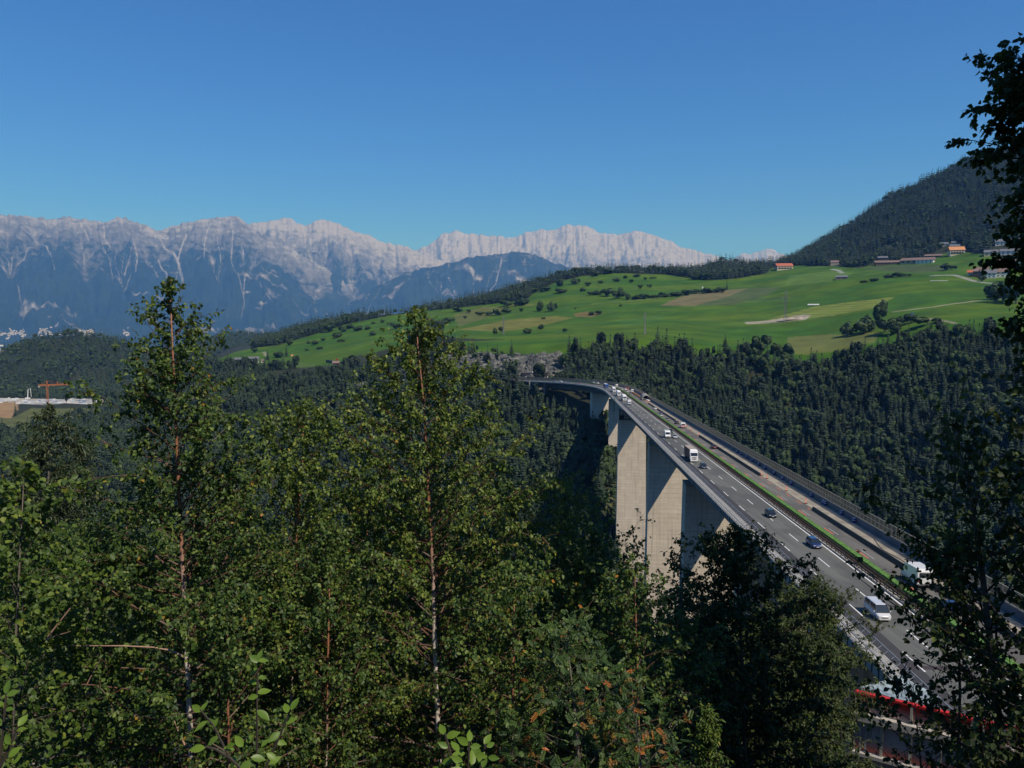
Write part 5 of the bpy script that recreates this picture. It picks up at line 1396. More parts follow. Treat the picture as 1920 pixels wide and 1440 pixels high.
# the ones that show largest are trees of their own; the rest is one wood
show = (pq[:, 0] > 1225) & (pq[:, 0] < 1660) | (pq[:, 0] > 940) & (pq[:, 0] <= 1140) & (pq[:, 1] < 930) | (pq[:, 0] > 445) & (pq[:, 0] < 620) & (pq[:, 1] < 770)
_dy = np.interp(pq[:, 0], [1160, 1212, 1258, 1316, 1420, 1505, 1612, 1700], [742, 756, 782, 815, 862, 905, 968, 1010])
show &= (pq[:, 0] < 1160) | (pq[:, 1] - H * F_PX / rr * .6 < _dy)
order = np.argsort(np.where(show, rr / H, 1e9))[:295]
single = np.zeros(len(P), bool); single[order] = True
pro = {}
for i in order:
    k = int(4 + i % 3) if K[i] else int(i % 4); h = float(H[i]); x = pq[i, 0]
    side = 'on the steep wooded slope right of the bridge' if x > 1160 else ('on the slope below the far bridge bend' if x > 900 else 'on the wooded slope between the birches')
    sz_ = 'tall ' if h > 25 else ('small ' if h < 18 else '')
    if x > 1160:
        ci = int(np.searchsorted([1330, 1430, 1530], x)); up_ = (pq[i, 1] - (_dy[i] - 330)) / 330
        side2 = ('above the parapet near the shelter', 'above the parapet beyond the truck', 'above the parapet beyond the delineators', 'above the parapet near the dark leaves')[ci] + (', high on the slope' if up_ < .55 else (', midway down the slope' if up_ < .8 else ', low by the bridge'))
    elif x > 900: side2 = 'below the far bridge bend, ' + ('near the depot' if pq[i, 1] < 770 else ('midway down' if pq[i, 1] < 850 else 'low')) + (', left of the shadow' if x < 1040 else ', at the shadow edge')
    else: side2 = side
    lab = sz_ + ('leafy tree ' if K[i] else 'dark conifer ') + side2
    grp = ('broadleaf trees ' if K[i] else 'conifers ') + side
    kindn = 'broadleaf_tree' if K[i] else 'conifer'
    if k not in pro:
        e = empty(kindn); tag(e, lab, 'tree', grp)
        kid('crown', protos[k], None, e); kid('trunk', MB().tube([(0, 0, -.1), (0, 0, .35)], [.016, .012], 5), M_bark, e); pro[k] = e
        e.location = tuple(P[i]); e.rotation_euler = (0, 0, random.uniform(0, 6.28)); e.scale = (h * 1.05, h * 1.05, h)
    else: copy_tree(pro[k], tuple(P[i]), (0, 0, random.uniform(0, 6.28)), lab, grp, scale=(h * random.uniform(.9, 1.2),) * 2 + (h,))
def scatter(name, P, H, idx, rot, meshes):
    c = bpy.data.collections.new(name + '_kinds')
    for i, me in enumerate(meshes): c.objects.link(bpy.data.objects.new('%s_kind_%02d' % (name, i), me))
    me = bpy.data.meshes.new(name); me.vertices.add(len(P)); me.vertices.foreach_set('co', np.asarray(P, np.float32).ravel())
    for nm, ty, a in (('size', 'FLOAT', H), ('turn', 'FLOAT', rot), ('kind_index', 'INT', idx)):
        at = me.attributes.new(nm, ty, 'POINT'); at.data.foreach_set('value', np.asarray(a, np.int32 if ty == 'INT' else np.float32))
    o = bpy.data.objects.new(name, me); COL.objects.link(o); tag(o, kind='stuff')
    ng = bpy.data.node_groups.new(name, 'GeometryNodeTree')
    ng.interface.new_socket('Geometry', in_out='INPUT', socket_type='NodeSocketGeometry'); ng.interface.new_socket('Geometry', in_out='OUTPUT', socket_type='NodeSocketGeometry')
    N = ng.nodes.new; gi, go = N('NodeGroupInput'), N('NodeGroupOutput'); ip_ = N('GeometryNodeInstanceOnPoints'); ci = N('GeometryNodeCollectionInfo')
    ci.inputs['Collection'].default_value = c; ci.inputs['Separate Children'].default_value = True; ci.inputs['Reset Children'].default_value = True
    def at_(nm, ty):
        a = N('GeometryNodeInputNamedAttribute'); a.data_type = ty; a.inputs['Name'].default_value = nm; return a.outputs['Attribute']
    ip_.inputs['Pick Instance'].default_value = True; L = ng.links.new
    L(gi.outputs[0], ip_.inputs['Points']); L(ci.outputs[0], ip_.inputs['Instance']); L(at_('kind_index', 'INT'), ip_.inputs['Instance Index'])
    cx = N('ShaderNodeCombineXYZ'); L(at_('turn', 'FLOAT'), cx.inputs[2]); L(cx.outputs[0], ip_.inputs['Rotation'])
    cs = N('ShaderNodeCombineXYZ'); sz = at_('size', 'FLOAT')
    for k in range(3): L(sz, cs.inputs[k])
    L(cs.outputs[0], ip_.inputs['Scale']); L(ip_.outputs[0], go.inputs[0])
    md = o.modifiers.new('scatter', 'NODES'); md.node_group = ng
    return o
rest = ~single; near = rest & (rr < 1750); farm = rest & ~near
rt = rng.uniform(0, 6.28, len(P))
ki = np.where(K, 4 + rng.integers(0, 3, len(P)), rng.integers(0, 4, len(P)))
scatter('forest', P[near], H[near], ki[near], rt[near], protos)
kf = np.where(K, 2, rng.integers(0, 2, len(P)))
scatter('far_forest', P[farm], H[farm], kf[farm], rt[farm], far_p)
print('TREES', len(P), near.sum(), farm.sum())
# lone spruce in the bridge shadow
p = hit(1122, 952, 300); h = 80 * (p[1] * CP) / F_PX
e = empty('conifer', tuple(p)); tag(e, 'lone pointed spruce standing in the bridge shadow left of the tall pier', 'tree')
kid('crown', spruce(77, 1, 20, 11, .20), M_con, e); kid('trunk', MB().tube([(0, 0, -.1), (0, 0, .35)], [.016, .012], 5), M_bark, e); e.scale = (h, h, h)

rb = MB(); q_ = np.random.default_rng(5)
for i in range(900):
    if i < 640: px, row = q_.uniform(745, 1060), q_.uniform(664, 712)
    else: px, row = q_.uniform(600, 740), q_.uniform(692, 708)
    if i < 640 and not in_poly(np.array([px]), np.array([row]), CLIFF)[0]: continue
    p = hit(px, row, 900); s_ = q_.uniform(.7, 3.2) * (1 if i < 640 else .6)
    sk = q_.uniform(-1, 1) * s_; vs = [(p[0] + a * s_ * q_.uniform(.2, 1.5) + c * sk, p[1] + b_ * s_ * q_.uniform(.3, 1.1), p[2] + c * s_ * q_.uniform(.3, 1.7)) for a in (-1, 1) for b_ in (-1, 1) for c in (-1, 1)]
    rb.add(vs, [(0, 1, 3, 2), (4, 6, 7, 5), (0, 4, 5, 1), (2, 3, 7, 6), (0, 2, 6, 4), (1, 5, 7, 3)])
tag(link('rubble', rb, mat('cliff_rock', (.155, .155, .145), (.05, .055, .05), .5, .9)), kind='stuff')
# single trees and bushes of the pastures: column, row of the foot, width, height
BUSH = {
 'upper': [(1048,537,15,15),(1077,533,13,14),(1023,546,20,10),(1008,548,14,12),(1055,549,22,9),(1093,546,10,8),(1103,536,14,8),(1122,516,20,8),(1140,513,20,9),(1127,531,8,6),(1140,556,20,18),(1156,560,22,22),(1166,556,14,18),(1118,553,16,10),(1105,554,10,9),(1185,529,11,7),(1172,522,9,6),(1157,528,10,8),(1210,525,7,6),(1225,523,10,5),(1213,509,11,6),(1193,519,12,6),(1200,542,9,10),(1217,540,8,10),(1178,562,10,14),(1192,561,16,9),(1208,560,20,10),(1228,559,20,9),(1248,557,20,10),(1268,555,20,9),(1288,553,22,11),(1308,551,20,12),(1328,549,22,10),(1347,548,18,11)],
 'middle': [(1013,584,14,22),(1033,584,14,20),(945,575,20,14),(960,576,18,16),(975,573,20,14),(985,570,14,12),(897,592,16,9),(915,592,18,11),(933,591,18,13),(950,587,16,12),(978,585,9,9),(845,604,20,12),(820,612,16,12),(832,608,16,11),(872,598,7,7),(800,602,16,9),(860,584,20,9),(1109,591,10,8),(1121,590,14,9),(1018,599,8,6),(1015,617,13,10),(988,626,14,12),(1060,623,11,9),(1078,580,5,5),(1163,575,6,5),(928,627,8,14),(938,624,9,14),(880,586,10,8)],
 'left': [(718,605,8,7),(700,607,7,4),(747,617,20,12),(732,610,10,7),(672,620,20,10),(699,629,11,9),(617,622,24,18),(630,634,22,14),(645,622,16,12),(655,616,14,10),(605,640,10,8),(585,648,16,14),(542,648,12,14),(598,655,10,6),(575,658,8,5),(537,668,10,22),(520,671,18,14),(502,675,8,20),(478,662,11,12),(640,642,12,8),(690,618,12,8)],
 'right': [(1363,544,5,22),(1305,524,18,12),(1322,524,20,15),(1340,523,22,17),(1358,520,22,18),(1375,514,16,16),(1395,514,18,20),(1620,530,14,6),(1636,528,16,7),(1665,521,14,8),(1680,520,18,11),(1697,519,16,8),(1645,604,26,44),(1628,622,24,34),(1612,628,26,30),(1660,624,28,36),(1680,626,24,32),(1588,630,22,30),(1690,612,16,22),(1440,652,22,34),(1422,662,26,34),(1400,664,20,26),(1455,664,20,24),(1360,650,12,22),(1477,666,22,24),(1465,668,16,18),(1770,508,18,16),(1782,506,14,12),(1858,562,30,36),(1880,566,34,44),(1905,570,36,52),(1840,528,14,16),(1735,476,12,12),(1750,470,14,14),(1760,466,12,13),(1715,474,12,10),(1590,500,14,9),(1605,500,18,12),(1625,498,16,14),(1835,462,14,14),(1850,452,16,14),(1900,450,18,16),(1708,606,30,20),(1740,610,34,22)],
}
desc = {'upper': ('dark round bush dotted over the upper pasture', 'bushes and hedge trees on the upper pasture'), 'middle': ('bush in the broken hedges across the middle pasture', 'bushes in the middle pasture'), 'left': ('bush or small tree on the green slope between the birches', 'bushes on the left slope'), 'right': ('full leafy tree on the pasture right of the bridge', 'trees on the right pasture')}
special = {(1363, 544): 'slim dark poplar standing alone at the end of the hedge', (1645, 604): 'tallest tree at the back of the clump in the right pasture', (1588, 630): 'dark tree standing apart left of the clump in the right pasture', (1013, 584): 'tall thin tree, left of a pair on the middle pasture', (1033, 584): 'tall thin tree, right of a pair on the middle pasture', (537, 668): 'pointed conifer, right of two by the lower left farm', (502, 675): 'pointed conifer, left of two by the lower left farm', (1440, 652): 'large round tree at the wood edge above the bridge', (1060, 623): 'lone round bush lowest in the bright meadow', (478, 662): 'small lone tree by the bend of the farm track', (988, 626): 'round bush in the bright meadow near its lower left edge', (1015, 617): 'round bush in the bright meadow just right of a lower one'}
lp = [leafy(60 + i, 340, .34, .44, .52, .11, .35) for i in range(4)]
for me in lp: me.materials.append(M_dec)
bpro = None
for z, L in BUSH.items():
    for i, (px, row, wp_, hp_) in enumerate(L):
        p = hit(px, row, 1000); k = (p[1] * CP - p[2] * SP) / F_PX; lab, grp = desc[z]; wd_ = 'broad ' if wp_ >= 18 else ('tiny ' if wp_ < 10 else '')
        xs_ = sorted(b_[0] for b_ in L); f_ = xs_.index(px) / len(xs_)
        lab = wd_ + lab + (', towards its left end' if f_ < .34 else (', about its middle' if f_ < .67 else ', towards its right end')); lab = special.get((px, row), lab)
        con = (px, row) in ((537, 668), (502, 675), (1360, 650), (1363, 544))
        e = empty('conifer' if con else ('tree' if hp_ > 12 else 'bush'), tuple(p), (0, 0, random.uniform(0, 6.28))); tag(e, lab, 'tree' if hp_ > 12 else 'bush', grp)
        kid('crown', protos[i % 3] if con else lp[i % 4], None, e); kid('trunk', MB().tube([(0, 0, -.1), (0, 0, .4)], [.03, .02], 5), M_bark, e)
        e.scale = (wp_ * k / (.36 if con else .62), wp_ * k / (.36 if con else .62), hp_ * k)

# ------------------------------------------------------------------ foreground trees
def leaves_mesh(name, pos, ax, nr, size, tint, ratio=.75):
    ax = ax / np.linalg.norm(ax, axis=1, keepdims=True)
    sd = np.cross(ax, nr); sd /= np.linalg.norm(sd, axis=1, keepdims=True) + 1e-9
    up = np.cross(sd, ax); s = size[:, None]; wd = s * ratio * .5; fo = s * .10
    b = pos; tip = pos + ax * s - up * s * .06
    L1 = pos + ax * s * .28 + sd * wd * .95 + up * fo; L2 = pos + ax * s * .66 + sd * wd * .72 + up * fo * .7
    R1 = pos + ax * s * .28 - sd * wd * .95 + up * fo; R2 = pos + ax * s * .66 - sd * wd * .72 + up * fo * .7
    V = np.stack([b, L1, L2, tip, R2, R1], 1).reshape(-1, 3)
    i = np.arange(len(pos))[:, None] * 6
    Q = np.concatenate([i + np.array([0, 1, 2, 3]), i + np.array([0, 3, 4, 5])])
    return np_mesh(name, V, Q, False, {'tint': np.repeat(tint, 6)})
def grow(kind, label, cat, trunk, d, prof, leaf, lm, bm, seed, r0=.03, per_m=16, gap=.016, up=(62, 20), droop=.5, group=None, spread=.16, ratio=.75, lean=None, pinnate=False, shrink=1.0, front=0, rise=.8, az_c=None, jit=.35, tint_mul=1.0):
    r = np.random.default_rng(seed)
    tr = [at_depth(x, y, d) for x, y in trunk]                       # listed from the foot up
    k = d / F_PX
    base = tr[0].copy(); g = float(ground(base[0], base[1])) - .2
    full = [np.array([base[0] + .1 * r.normal(), base[1], g])] + tr if g < base[2] - .3 else tr
    e = empty(kind, tuple(full[0])); tag(e, label, cat, group); o0 = np.array(full[0])
    n = len(full)
    kid('trunk', MB().tube([p - o0 for p in full], [r0 * (1 - .86 * i / (n - 1)) for i in range(n)], 8), bm, e, smooth=True)
    P = np.array(tr); seg = np.linalg.norm(np.diff(P, axis=0), axis=1); cum = np.concatenate([[0], np.cumsum(seg)]); Ltot = cum[-1]
    rows = np.array([q[1] for q in trunk], float)
    nb = int(Ltot * per_m); bmb = MB(); lp_, la, ln_, ls, lt = [], [], [], [], []
    prow = [q[0] for q in prof]; prad = [q[1] for q in prof]
    ga = r.random() * 6
    for i in range(nb + 1):
        u = Ltot * min(1, (i + r.random() * .8) / nb); p0 = np.array([np.interp(u, cum, P[:, c]) for c in range(3)]); row = np.interp(u, cum, rows)
        ft = u / Ltot; ga += 2.4 + r.normal(0, .4); az_ = ga if az_c is None else az_c + r.normal(0, .75)
        el = R_(np.interp(ft, [0, 1], [up[1], up[0]]) + r.normal(0, 8))
        rad = np.interp(row, prow, prad) * k
        L = max(rad * r.uniform(.55, 1.15) / max(math.cos(el), .45), .07)
        L = min(L, max(((Ltot - u) * rise + .08) / max(math.sin(el), .15), .07))
        if front and abs(math.atan2(math.sin(az_ + math.pi / 2), math.cos(az_ + math.pi / 2))) < .75 and r.random() < front: continue
        dr = np.array([math.cos(az_) * math.cos(el), math.sin(az_) * math.cos(el), math.sin(el)])
        m_ = 7; pts = [p0]; q = p0.copy(); dd_ = dr.copy()
        for j in range(m_ - 1):
            dd_ = dd_ + np.array([0, 0, -droop * .16 * (j / m_)]) + r.normal(0, .07, 3); dd_ /= np.linalg.norm(dd_); q = q + dd_ * L / (m_ - 1); pts.append(q.copy())
        pts = np.array(pts); rb = max(.0022, min(r0 * (1 - .8 * ft) * .42, .006 + L * .008))
        bmb.tube([p - o0 for p in pts], [rb * (1 - .8 * j / (m_ - 1)) for j in range(m_)], 4, False)
        nt_ = max(2, int(L / .055)); tt_ = np.clip(r.uniform(.12, 1.02, nt_), 0, 1) ** .85
        x_ = np.linspace(0, 1, m_); st_ = np.stack([np.interp(tt_, x_, pts[:, c]) for c in range(3)], 1)
        td = r.normal(0, 1, (nt_, 3)) * .75 + dr * .8 + np.array([0, 0, -.25 * droop]); td /= np.linalg.norm(td, axis=1, keepdims=True)
        tl = np.minimum(spread * r.uniform(.5, 1.6, nt_), max(L * .8, .06))
        for j in range(0, nt_, 2):
            bmb.tube([st_[j] - o0, st_[j] + td[j] * tl[j] * .5 - o0, st_[j] + td[j] * tl[j] + np.array([0, 0, -.02]) - o0], [rb * .45, rb * .3, rb * .15], 3, False)
        nl = max(3, int(spread / gap)); f = r.uniform(.08, 1.05, (nt_, nl, 1))
        c = st_[:, None, :] + td[:, None, :] * (tl[:, None, None] * f) + r.normal(0, .012, (nt_, nl, 3)) - np.array([0, 0, .05]) * droop * f * f
        a = td[:, None, :] * .5 + r.normal(0, .6, (nt_, nl, 3)) + np.array([0, 0, -.75])
        nn = r.normal(0, jit, (nt_, nl, 3)) + np.array([.25, -.25, .8])
        if not pinnate:
            lp_.append(c.reshape(-1, 3)); la.append(a.reshape(-1, 3)); ln_.append(nn.reshape(-1, 3)); ls.append(leaf * r.uniform(.6, 1.2, nt_ * nl)); lt.append(r.random(nt_ * nl) * tint_mul)
        else:
            c = c[:, ::4].reshape(-1, 3); a = a[:, ::4].reshape(-1, 3) + np.array([0, 0, .55]); nn = nn[:, ::4].reshape(-1, 3); a /= np.linalg.norm(a, axis=1, keepdims=True)
            s_ = np.cross(a, nn); s_ /= np.linalg.norm(s_, axis=1, keepdims=True); tn = r.random(len(c))
            tn = np.where(r.random(len(c)) < np.clip((row - 1250) / 900,   .01, .13), .955 + .045 * r.random(len(c)), tn * .92)
            for q_ in range(6):
                for sg in (-1, 1):
                    lp_.append(c + a * leaf * (.5 + .62 * q_)); la.append(s_ * sg + a * .45 + np.array([0, 0, -.12])); ln_.append(nn); ls.append(np.full(len(c), leaf * 1.25)); lt.append(tn)
            lp_.append(c + a * leaf * 4.2); la.append(a); ln_.append(nn); ls.append(np.full(len(c), leaf * 1.2)); lt.append(tn)
    kid('branches', bmb, M_twig if bm is not M_birch else M_bbranch, e)
    pos = np.concatenate(lp_) - o0
    kid('crown', leaves_mesh('crown', pos, np.concatenate(la), np.concatenate(ln_), np.concatenate(ls) * shrink, np.concatenate(lt), ratio), lm, e)
    return e, len(pos)
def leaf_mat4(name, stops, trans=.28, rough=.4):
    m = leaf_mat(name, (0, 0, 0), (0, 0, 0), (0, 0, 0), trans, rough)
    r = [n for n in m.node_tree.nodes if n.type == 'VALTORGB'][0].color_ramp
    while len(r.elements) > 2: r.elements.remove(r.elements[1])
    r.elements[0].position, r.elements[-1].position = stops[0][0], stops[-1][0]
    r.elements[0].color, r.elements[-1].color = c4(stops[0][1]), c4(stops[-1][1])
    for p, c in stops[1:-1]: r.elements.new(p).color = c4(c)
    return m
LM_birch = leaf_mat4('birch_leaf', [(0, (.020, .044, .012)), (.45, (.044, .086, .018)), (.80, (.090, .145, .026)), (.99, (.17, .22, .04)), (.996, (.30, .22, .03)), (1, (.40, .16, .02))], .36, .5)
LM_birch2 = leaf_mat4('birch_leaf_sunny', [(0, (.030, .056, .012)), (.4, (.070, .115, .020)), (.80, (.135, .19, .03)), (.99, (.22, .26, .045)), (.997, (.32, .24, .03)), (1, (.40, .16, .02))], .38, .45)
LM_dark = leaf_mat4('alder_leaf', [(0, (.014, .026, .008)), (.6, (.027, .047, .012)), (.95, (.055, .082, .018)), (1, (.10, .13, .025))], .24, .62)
LM_bush = leaf_mat4('bush_leaf', [(0, (.022, .038, .012)), (.6, (.048, .074, .018)), (.95, (.085, .11, .026)), (1, (.11, .13, .03))], .28, .55)
LM_hazel = leaf_mat4('hazel_leaf', [(0, (.034, .070, .012)), (.6, (.075, .125, .02)), (.93, (.15, .20, .03)), (.99, (.19, .22, .03)), (1, (.30, .22, .03))], .34, .5)
LM_rowan = leaf_mat4('rowan_leaf', [(0, (.022, .05, .014)), (.6, (.045, .09, .02)), (.94, (.08, .13, .026)), (.965, (.26, .13, .03)), (1, (.42, .13, .03))], .25)
LM_larch = leaf_mat4('larch_needle', [(0, (.018, .03, .012)), (.6, (.036, .054, .018)), (1, (.06, .08, .025))], .2)
m, n, b, out = _nodes('birch_bark')
f = noise(n, 9, 4, 'Object', (1, 1, 3.5)); g_ = noise(n, 30, 3, 'Object', (.5, .5, 3))
tc = n.nodes.new('ShaderNodeTexCoord'); sx = n.nodes.new('ShaderNodeSeparateXYZ'); n.links.new(tc.outputs['Generated'], sx.inputs[0])
cA = mixn(n, ramp(n, g_, .4, .7), (.52, .47, .42), (.40, .33, .27)); cB = mixn(n, ramp(n, f, .56, .62), cA, (.03, .027, .025))
cC = mixn(n, ramp(n, f, .5, .66), (.24, .10, .05), (.11, .05, .03))
n.links.new(mixn(n, ramp(n, sx.outputs[2], .50, .68), cB, cC), b.inputs['Base Color']); b.inputs['Roughness'].default_value = .6
M_birch = m
M_bbranch = mat('birch_branch', (.11, .045, .024), (.045, .025, .018), 8, .6, coord='Object')
M_twig = mat('twig_dark', (.045, .034, .026), (.03, .024, .02), 8, .7, coord='Object')
cnt = 0
def G(*a, **k):
    global cnt
    e, n_ = grow(*a, **k); cnt += n_; return e
BG = 'young birches in front of the valley'
G('birch_tree', 'tallest young birch on the left, its top standing against the blue mountains', 'birch', [(362,1500),(352,1250),(343,1080),(333,870),(326,700),(318,533)], 7.4, [(540,10),(580,28),(640,52),(700,78),(760,102),(850,128),(950,150),(1100,190),(1300,215),(1500,230)], .040, LM_birch, M_birch, 1, .035, 36, .0110, group=BG, front=.6, up=(54, 20), rise=.42)
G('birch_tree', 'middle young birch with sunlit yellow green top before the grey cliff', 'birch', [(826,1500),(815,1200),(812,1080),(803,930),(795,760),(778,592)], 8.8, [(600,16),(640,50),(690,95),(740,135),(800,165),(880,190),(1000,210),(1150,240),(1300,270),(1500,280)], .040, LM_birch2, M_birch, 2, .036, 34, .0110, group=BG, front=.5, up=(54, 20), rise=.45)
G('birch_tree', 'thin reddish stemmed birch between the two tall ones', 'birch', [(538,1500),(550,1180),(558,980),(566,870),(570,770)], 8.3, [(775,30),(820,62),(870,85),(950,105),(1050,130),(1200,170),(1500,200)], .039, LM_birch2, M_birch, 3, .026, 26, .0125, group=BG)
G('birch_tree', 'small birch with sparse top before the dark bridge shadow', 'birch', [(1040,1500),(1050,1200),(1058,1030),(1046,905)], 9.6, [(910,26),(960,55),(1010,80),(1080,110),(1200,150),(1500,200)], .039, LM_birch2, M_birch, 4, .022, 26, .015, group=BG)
G('birch_tree', 'dense low birch left of the bridge piers', 'birch', [(1130,1500),(1125,1250),(1118,1010)], 9.0, [(1015,40),(1060,62),(1120,80),(1200,120),(1500,170)], .039, LM_birch, M_birch, 5, .022, 30, .014, group=BG)
G('birch_tree', 'bushy birch with thin shoots rising before the nearest lit pier', 'birch', [(1200,1500),(1195,1250),(1190,1068)], 7.6, [(1072,16),(1110,30),(1150,62),(1220,95),(1350,130),(1500,150)], .040, LM_birch, M_birch, 6, .02, 28, .015, group=BG)
for i, (x0, x1, top, d, rad, lab) in enumerate([(680,690,905,10.2,150,'leafy birch filling the gap left of the middle birch trunk'), (935,930,880,10.6,140,'leafy birch right of the middle birch trunk'), (445,440,930,10.0,130,'leafy birch just right of the tall left birch'), (225,238,960,9.2,140,'leafy birch just left of the tall left birch'), (610,620,1000,7.6,150,'low birch in front, between the reddish stem and the middle trunk'), (960,965,1080,7.0,150,'low birch in front, right of the middle trunk'), (1275,1270,1160,10.5,120,'low dark birch below the lit piers'), (430,425,1120,6.6,140,'low birch in front, right of the white stem')]):
    G('birch_tree', lab, 'birch', [(x0,1500),((x0+x1)/2,(1500+top)/2),(x1,top)], d, [(top+6,30),(top+60,70),(top+140,rad*.75),(top+260,rad),(1500,rad*1.25)], .039, LM_birch, M_birch, 20 + i, .022, 26, .0125, group=BG)
for i, (x, top, d, rad) in enumerate([(60,1000,12.5,190), (330,1010,12.8,200), (560,1030,12.5,200), (800,1000,13,210), (1010,1060,12.5,200), (1180,1130,12.8,150)]):
    G('birch_tree', ['shaded birch in the second row at the left border', 'shaded birch in the second row behind the tall left birch', 'shaded birch in the second row behind the reddish stem', 'shaded birch in the second row behind the middle birch', 'shaded birch in the second row left of the piers', 'shaded birch in the second row below the piers'][i], 'birch', [(x,1520),(x+8,(1500+top)/2),(x-5,top)], d, [(top,30),(top+60,rad*.55),(top+160,rad*.9),(1500,rad*1.1)], .058, LM_birch, M_birch, 40 + i, .03, 20, .017, group='shaded birches of the second row', spread=.22)
G('hazel_bush', 'bright round leaved hazel at the left border', 'hazel', [(20,1500),(30,1200),(45,890)], 6.4, [(895,40),(960,95),(1050,125),(1200,150),(1500,160)], .050, LM_hazel, M_bark, 60, .022, 18, .02, ratio=.85)
G('hazel_bush', 'darker hazel just right of the bright one at the left', 'hazel', [(150,1500),(160,1250),(170,1010)], 7.4, [(1015,50),(1080,95),(1200,130),(1500,150)], .048, LM_hazel, M_bark, 61, .02, 18, .02, ratio=.85, tint_mul=.8)
for i, (x, top, bot, wd, lab) in enumerate([(90, 762, 1250, 62, 'feathery dark larch at the left before the building site'), (442, 880, 1250, 45, 'feathery larch top behind the tall left birch'), (30, 880, 1250, 60, 'feathery larch low at the left border'), (150, 830, 1250, 55, 'feathery larch just left of the tall birch')]):
    G('larch_tree', lab, 'larch', [(x,bot),(x,(top+bot)/2),(x+2,top)], 24 + i, [(top,6),(top+80,wd*.7),(top+200,wd),(bot,wd*1.4)], .16, LM_larch, M_bark, 70 + i, .09, 9, .045, up=(40, 5), droop=.4, spread=.5, ratio=.28, group='larches behind the birches')
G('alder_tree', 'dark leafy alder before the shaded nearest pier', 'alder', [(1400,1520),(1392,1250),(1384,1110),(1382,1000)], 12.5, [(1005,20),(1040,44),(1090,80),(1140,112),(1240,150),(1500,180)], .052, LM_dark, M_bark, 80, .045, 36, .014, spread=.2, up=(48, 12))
G('alder_tree', 'rounded alder thicket closing the gap below the lit piers', 'alder', [(1345,1620),(1340,1400),(1332,1190)], 14.5, [(1195,40),(1240,95),(1320,140),(1620,160)], .06, LM_bush, M_bark, 87, .04, 34, .015, spread=.24)
G('alder_tree', 'rounded alder thicket between the dark alder and the willow', 'alder', [(1455,1620),(1450,1400),(1445,1160)], 15.5, [(1165,30),(1220,80),(1320,120),(1620,140)], .06, LM_bush, M_bark, 88, .04, 34, .015, spread=.24, tint_mul=.8)
G('alder_tree', 'dark shoots of an alder at the right foot of the lit pier', 'alder', [(1300,1520),(1290,1300),(1282,1120)], 11.5, [(1125,22),(1180,60),(1260,95),(1500,120)], .052, LM_dark, M_bark, 81, .03, 24, .017, spread=.18)
G('alder_tree', 'dark alder shoot alone before the gap between two piers', 'alder', [(1275,1300),(1277,1120),(1276,1015)], 11, [(1020,12),(1060,24),(1120,34),(1300,60)], .05, LM_dark, M_bark, 82, .02, 14, .022, spread=.12)
G('willow_bush', 'dense rounded green willow left of the red topped hoarding', 'willow', [(1530,1600),(1530,1300),(1522,1095)], 16.5, [(1100,25),(1150,65),(1200,92),(1280,108),(1400,105),(1600,110)], .062, LM_bush, M_bark, 83, .05, 26, .018, spread=.22, ratio=.5)
G('willow_bush', 'lower part of the green thicket beside the red topped hoarding', 'willow', [(1480,1650),(1470,1450),(1462,1230)], 17.5, [(1235,40),(1300,90),(1400,120),(1650,120)], .065, LM_bush, M_bark, 84, .05, 24, .018, spread=.22, ratio=.5, tint_mul=.75)
G('willow_bush', 'narrow willow growing against the left post of the hoarding', 'willow', [(1562,1650),(1557,1450),(1552,1260)], 18.5, [(1265,18),(1320,32),(1450,34),(1650,34)], .06, LM_bush, M_bark, 85, .04, 26, .018, spread=.2, ratio=.5)
G('thuja_bush', 'small bright green thuja spire at the bottom border', 'thuja', [(1330,1540),(1329,1440),(1326,1345)], 6.2, [(1348,9),(1380,16),(1430,20),(1540,26)], .034, LM_hazel, M_bark, 86, .015, 150, .007, spread=.08, ratio=.4, up=(70, 50))
G('rowan_tree', 'rowan with feathered leaves turning orange at the bottom centre', 'rowan', [(1090,1520),(1080,1350),(1062,1190)], 6.2, [(1195,25),(1240,60),(1320,100),(1420,130),(1520,140)], .018, LM_rowan, M_bark, 90, .02, 26, .016, pinnate=True, ratio=.42)
G('rowan_tree', 'rowan twigs with orange leaves lower right of centre', 'rowan', [(1210,1520),(1200,1420),(1185,1290)], 6.0, [(1295,20),(1350,60),(1430,90),(1520,100)], .018, LM_rowan, M_bark, 91, .018, 24, .018, pinnate=True, ratio=.42)
# dark trees on the right, shaded by the unseen beech added below
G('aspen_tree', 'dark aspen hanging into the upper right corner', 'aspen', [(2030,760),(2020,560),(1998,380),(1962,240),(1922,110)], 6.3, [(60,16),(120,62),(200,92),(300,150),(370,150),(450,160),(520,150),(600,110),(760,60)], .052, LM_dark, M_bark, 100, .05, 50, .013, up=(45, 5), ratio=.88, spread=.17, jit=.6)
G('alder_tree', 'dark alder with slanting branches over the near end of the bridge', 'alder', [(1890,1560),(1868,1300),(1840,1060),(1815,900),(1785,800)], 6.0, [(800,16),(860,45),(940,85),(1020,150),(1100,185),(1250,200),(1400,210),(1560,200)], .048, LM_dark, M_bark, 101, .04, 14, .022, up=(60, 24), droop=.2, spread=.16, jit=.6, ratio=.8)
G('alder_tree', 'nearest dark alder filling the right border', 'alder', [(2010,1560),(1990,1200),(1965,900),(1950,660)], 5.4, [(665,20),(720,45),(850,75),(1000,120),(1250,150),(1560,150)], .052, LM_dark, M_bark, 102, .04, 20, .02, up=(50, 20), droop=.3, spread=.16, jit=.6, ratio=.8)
G('alder_tree', 'dark alder low in the bottom right corner before the hoarding', 'alder', [(1880,1620),(1860,1500),(1840,1340)], 5.6, [(1345,60),(1400,120),(1500,160),(1620,160)], .05, LM_dark, M_bark, 103, .03, 22, .02, up=(50, 20), droop=.3, spread=.15, jit=.6, ratio=.8)
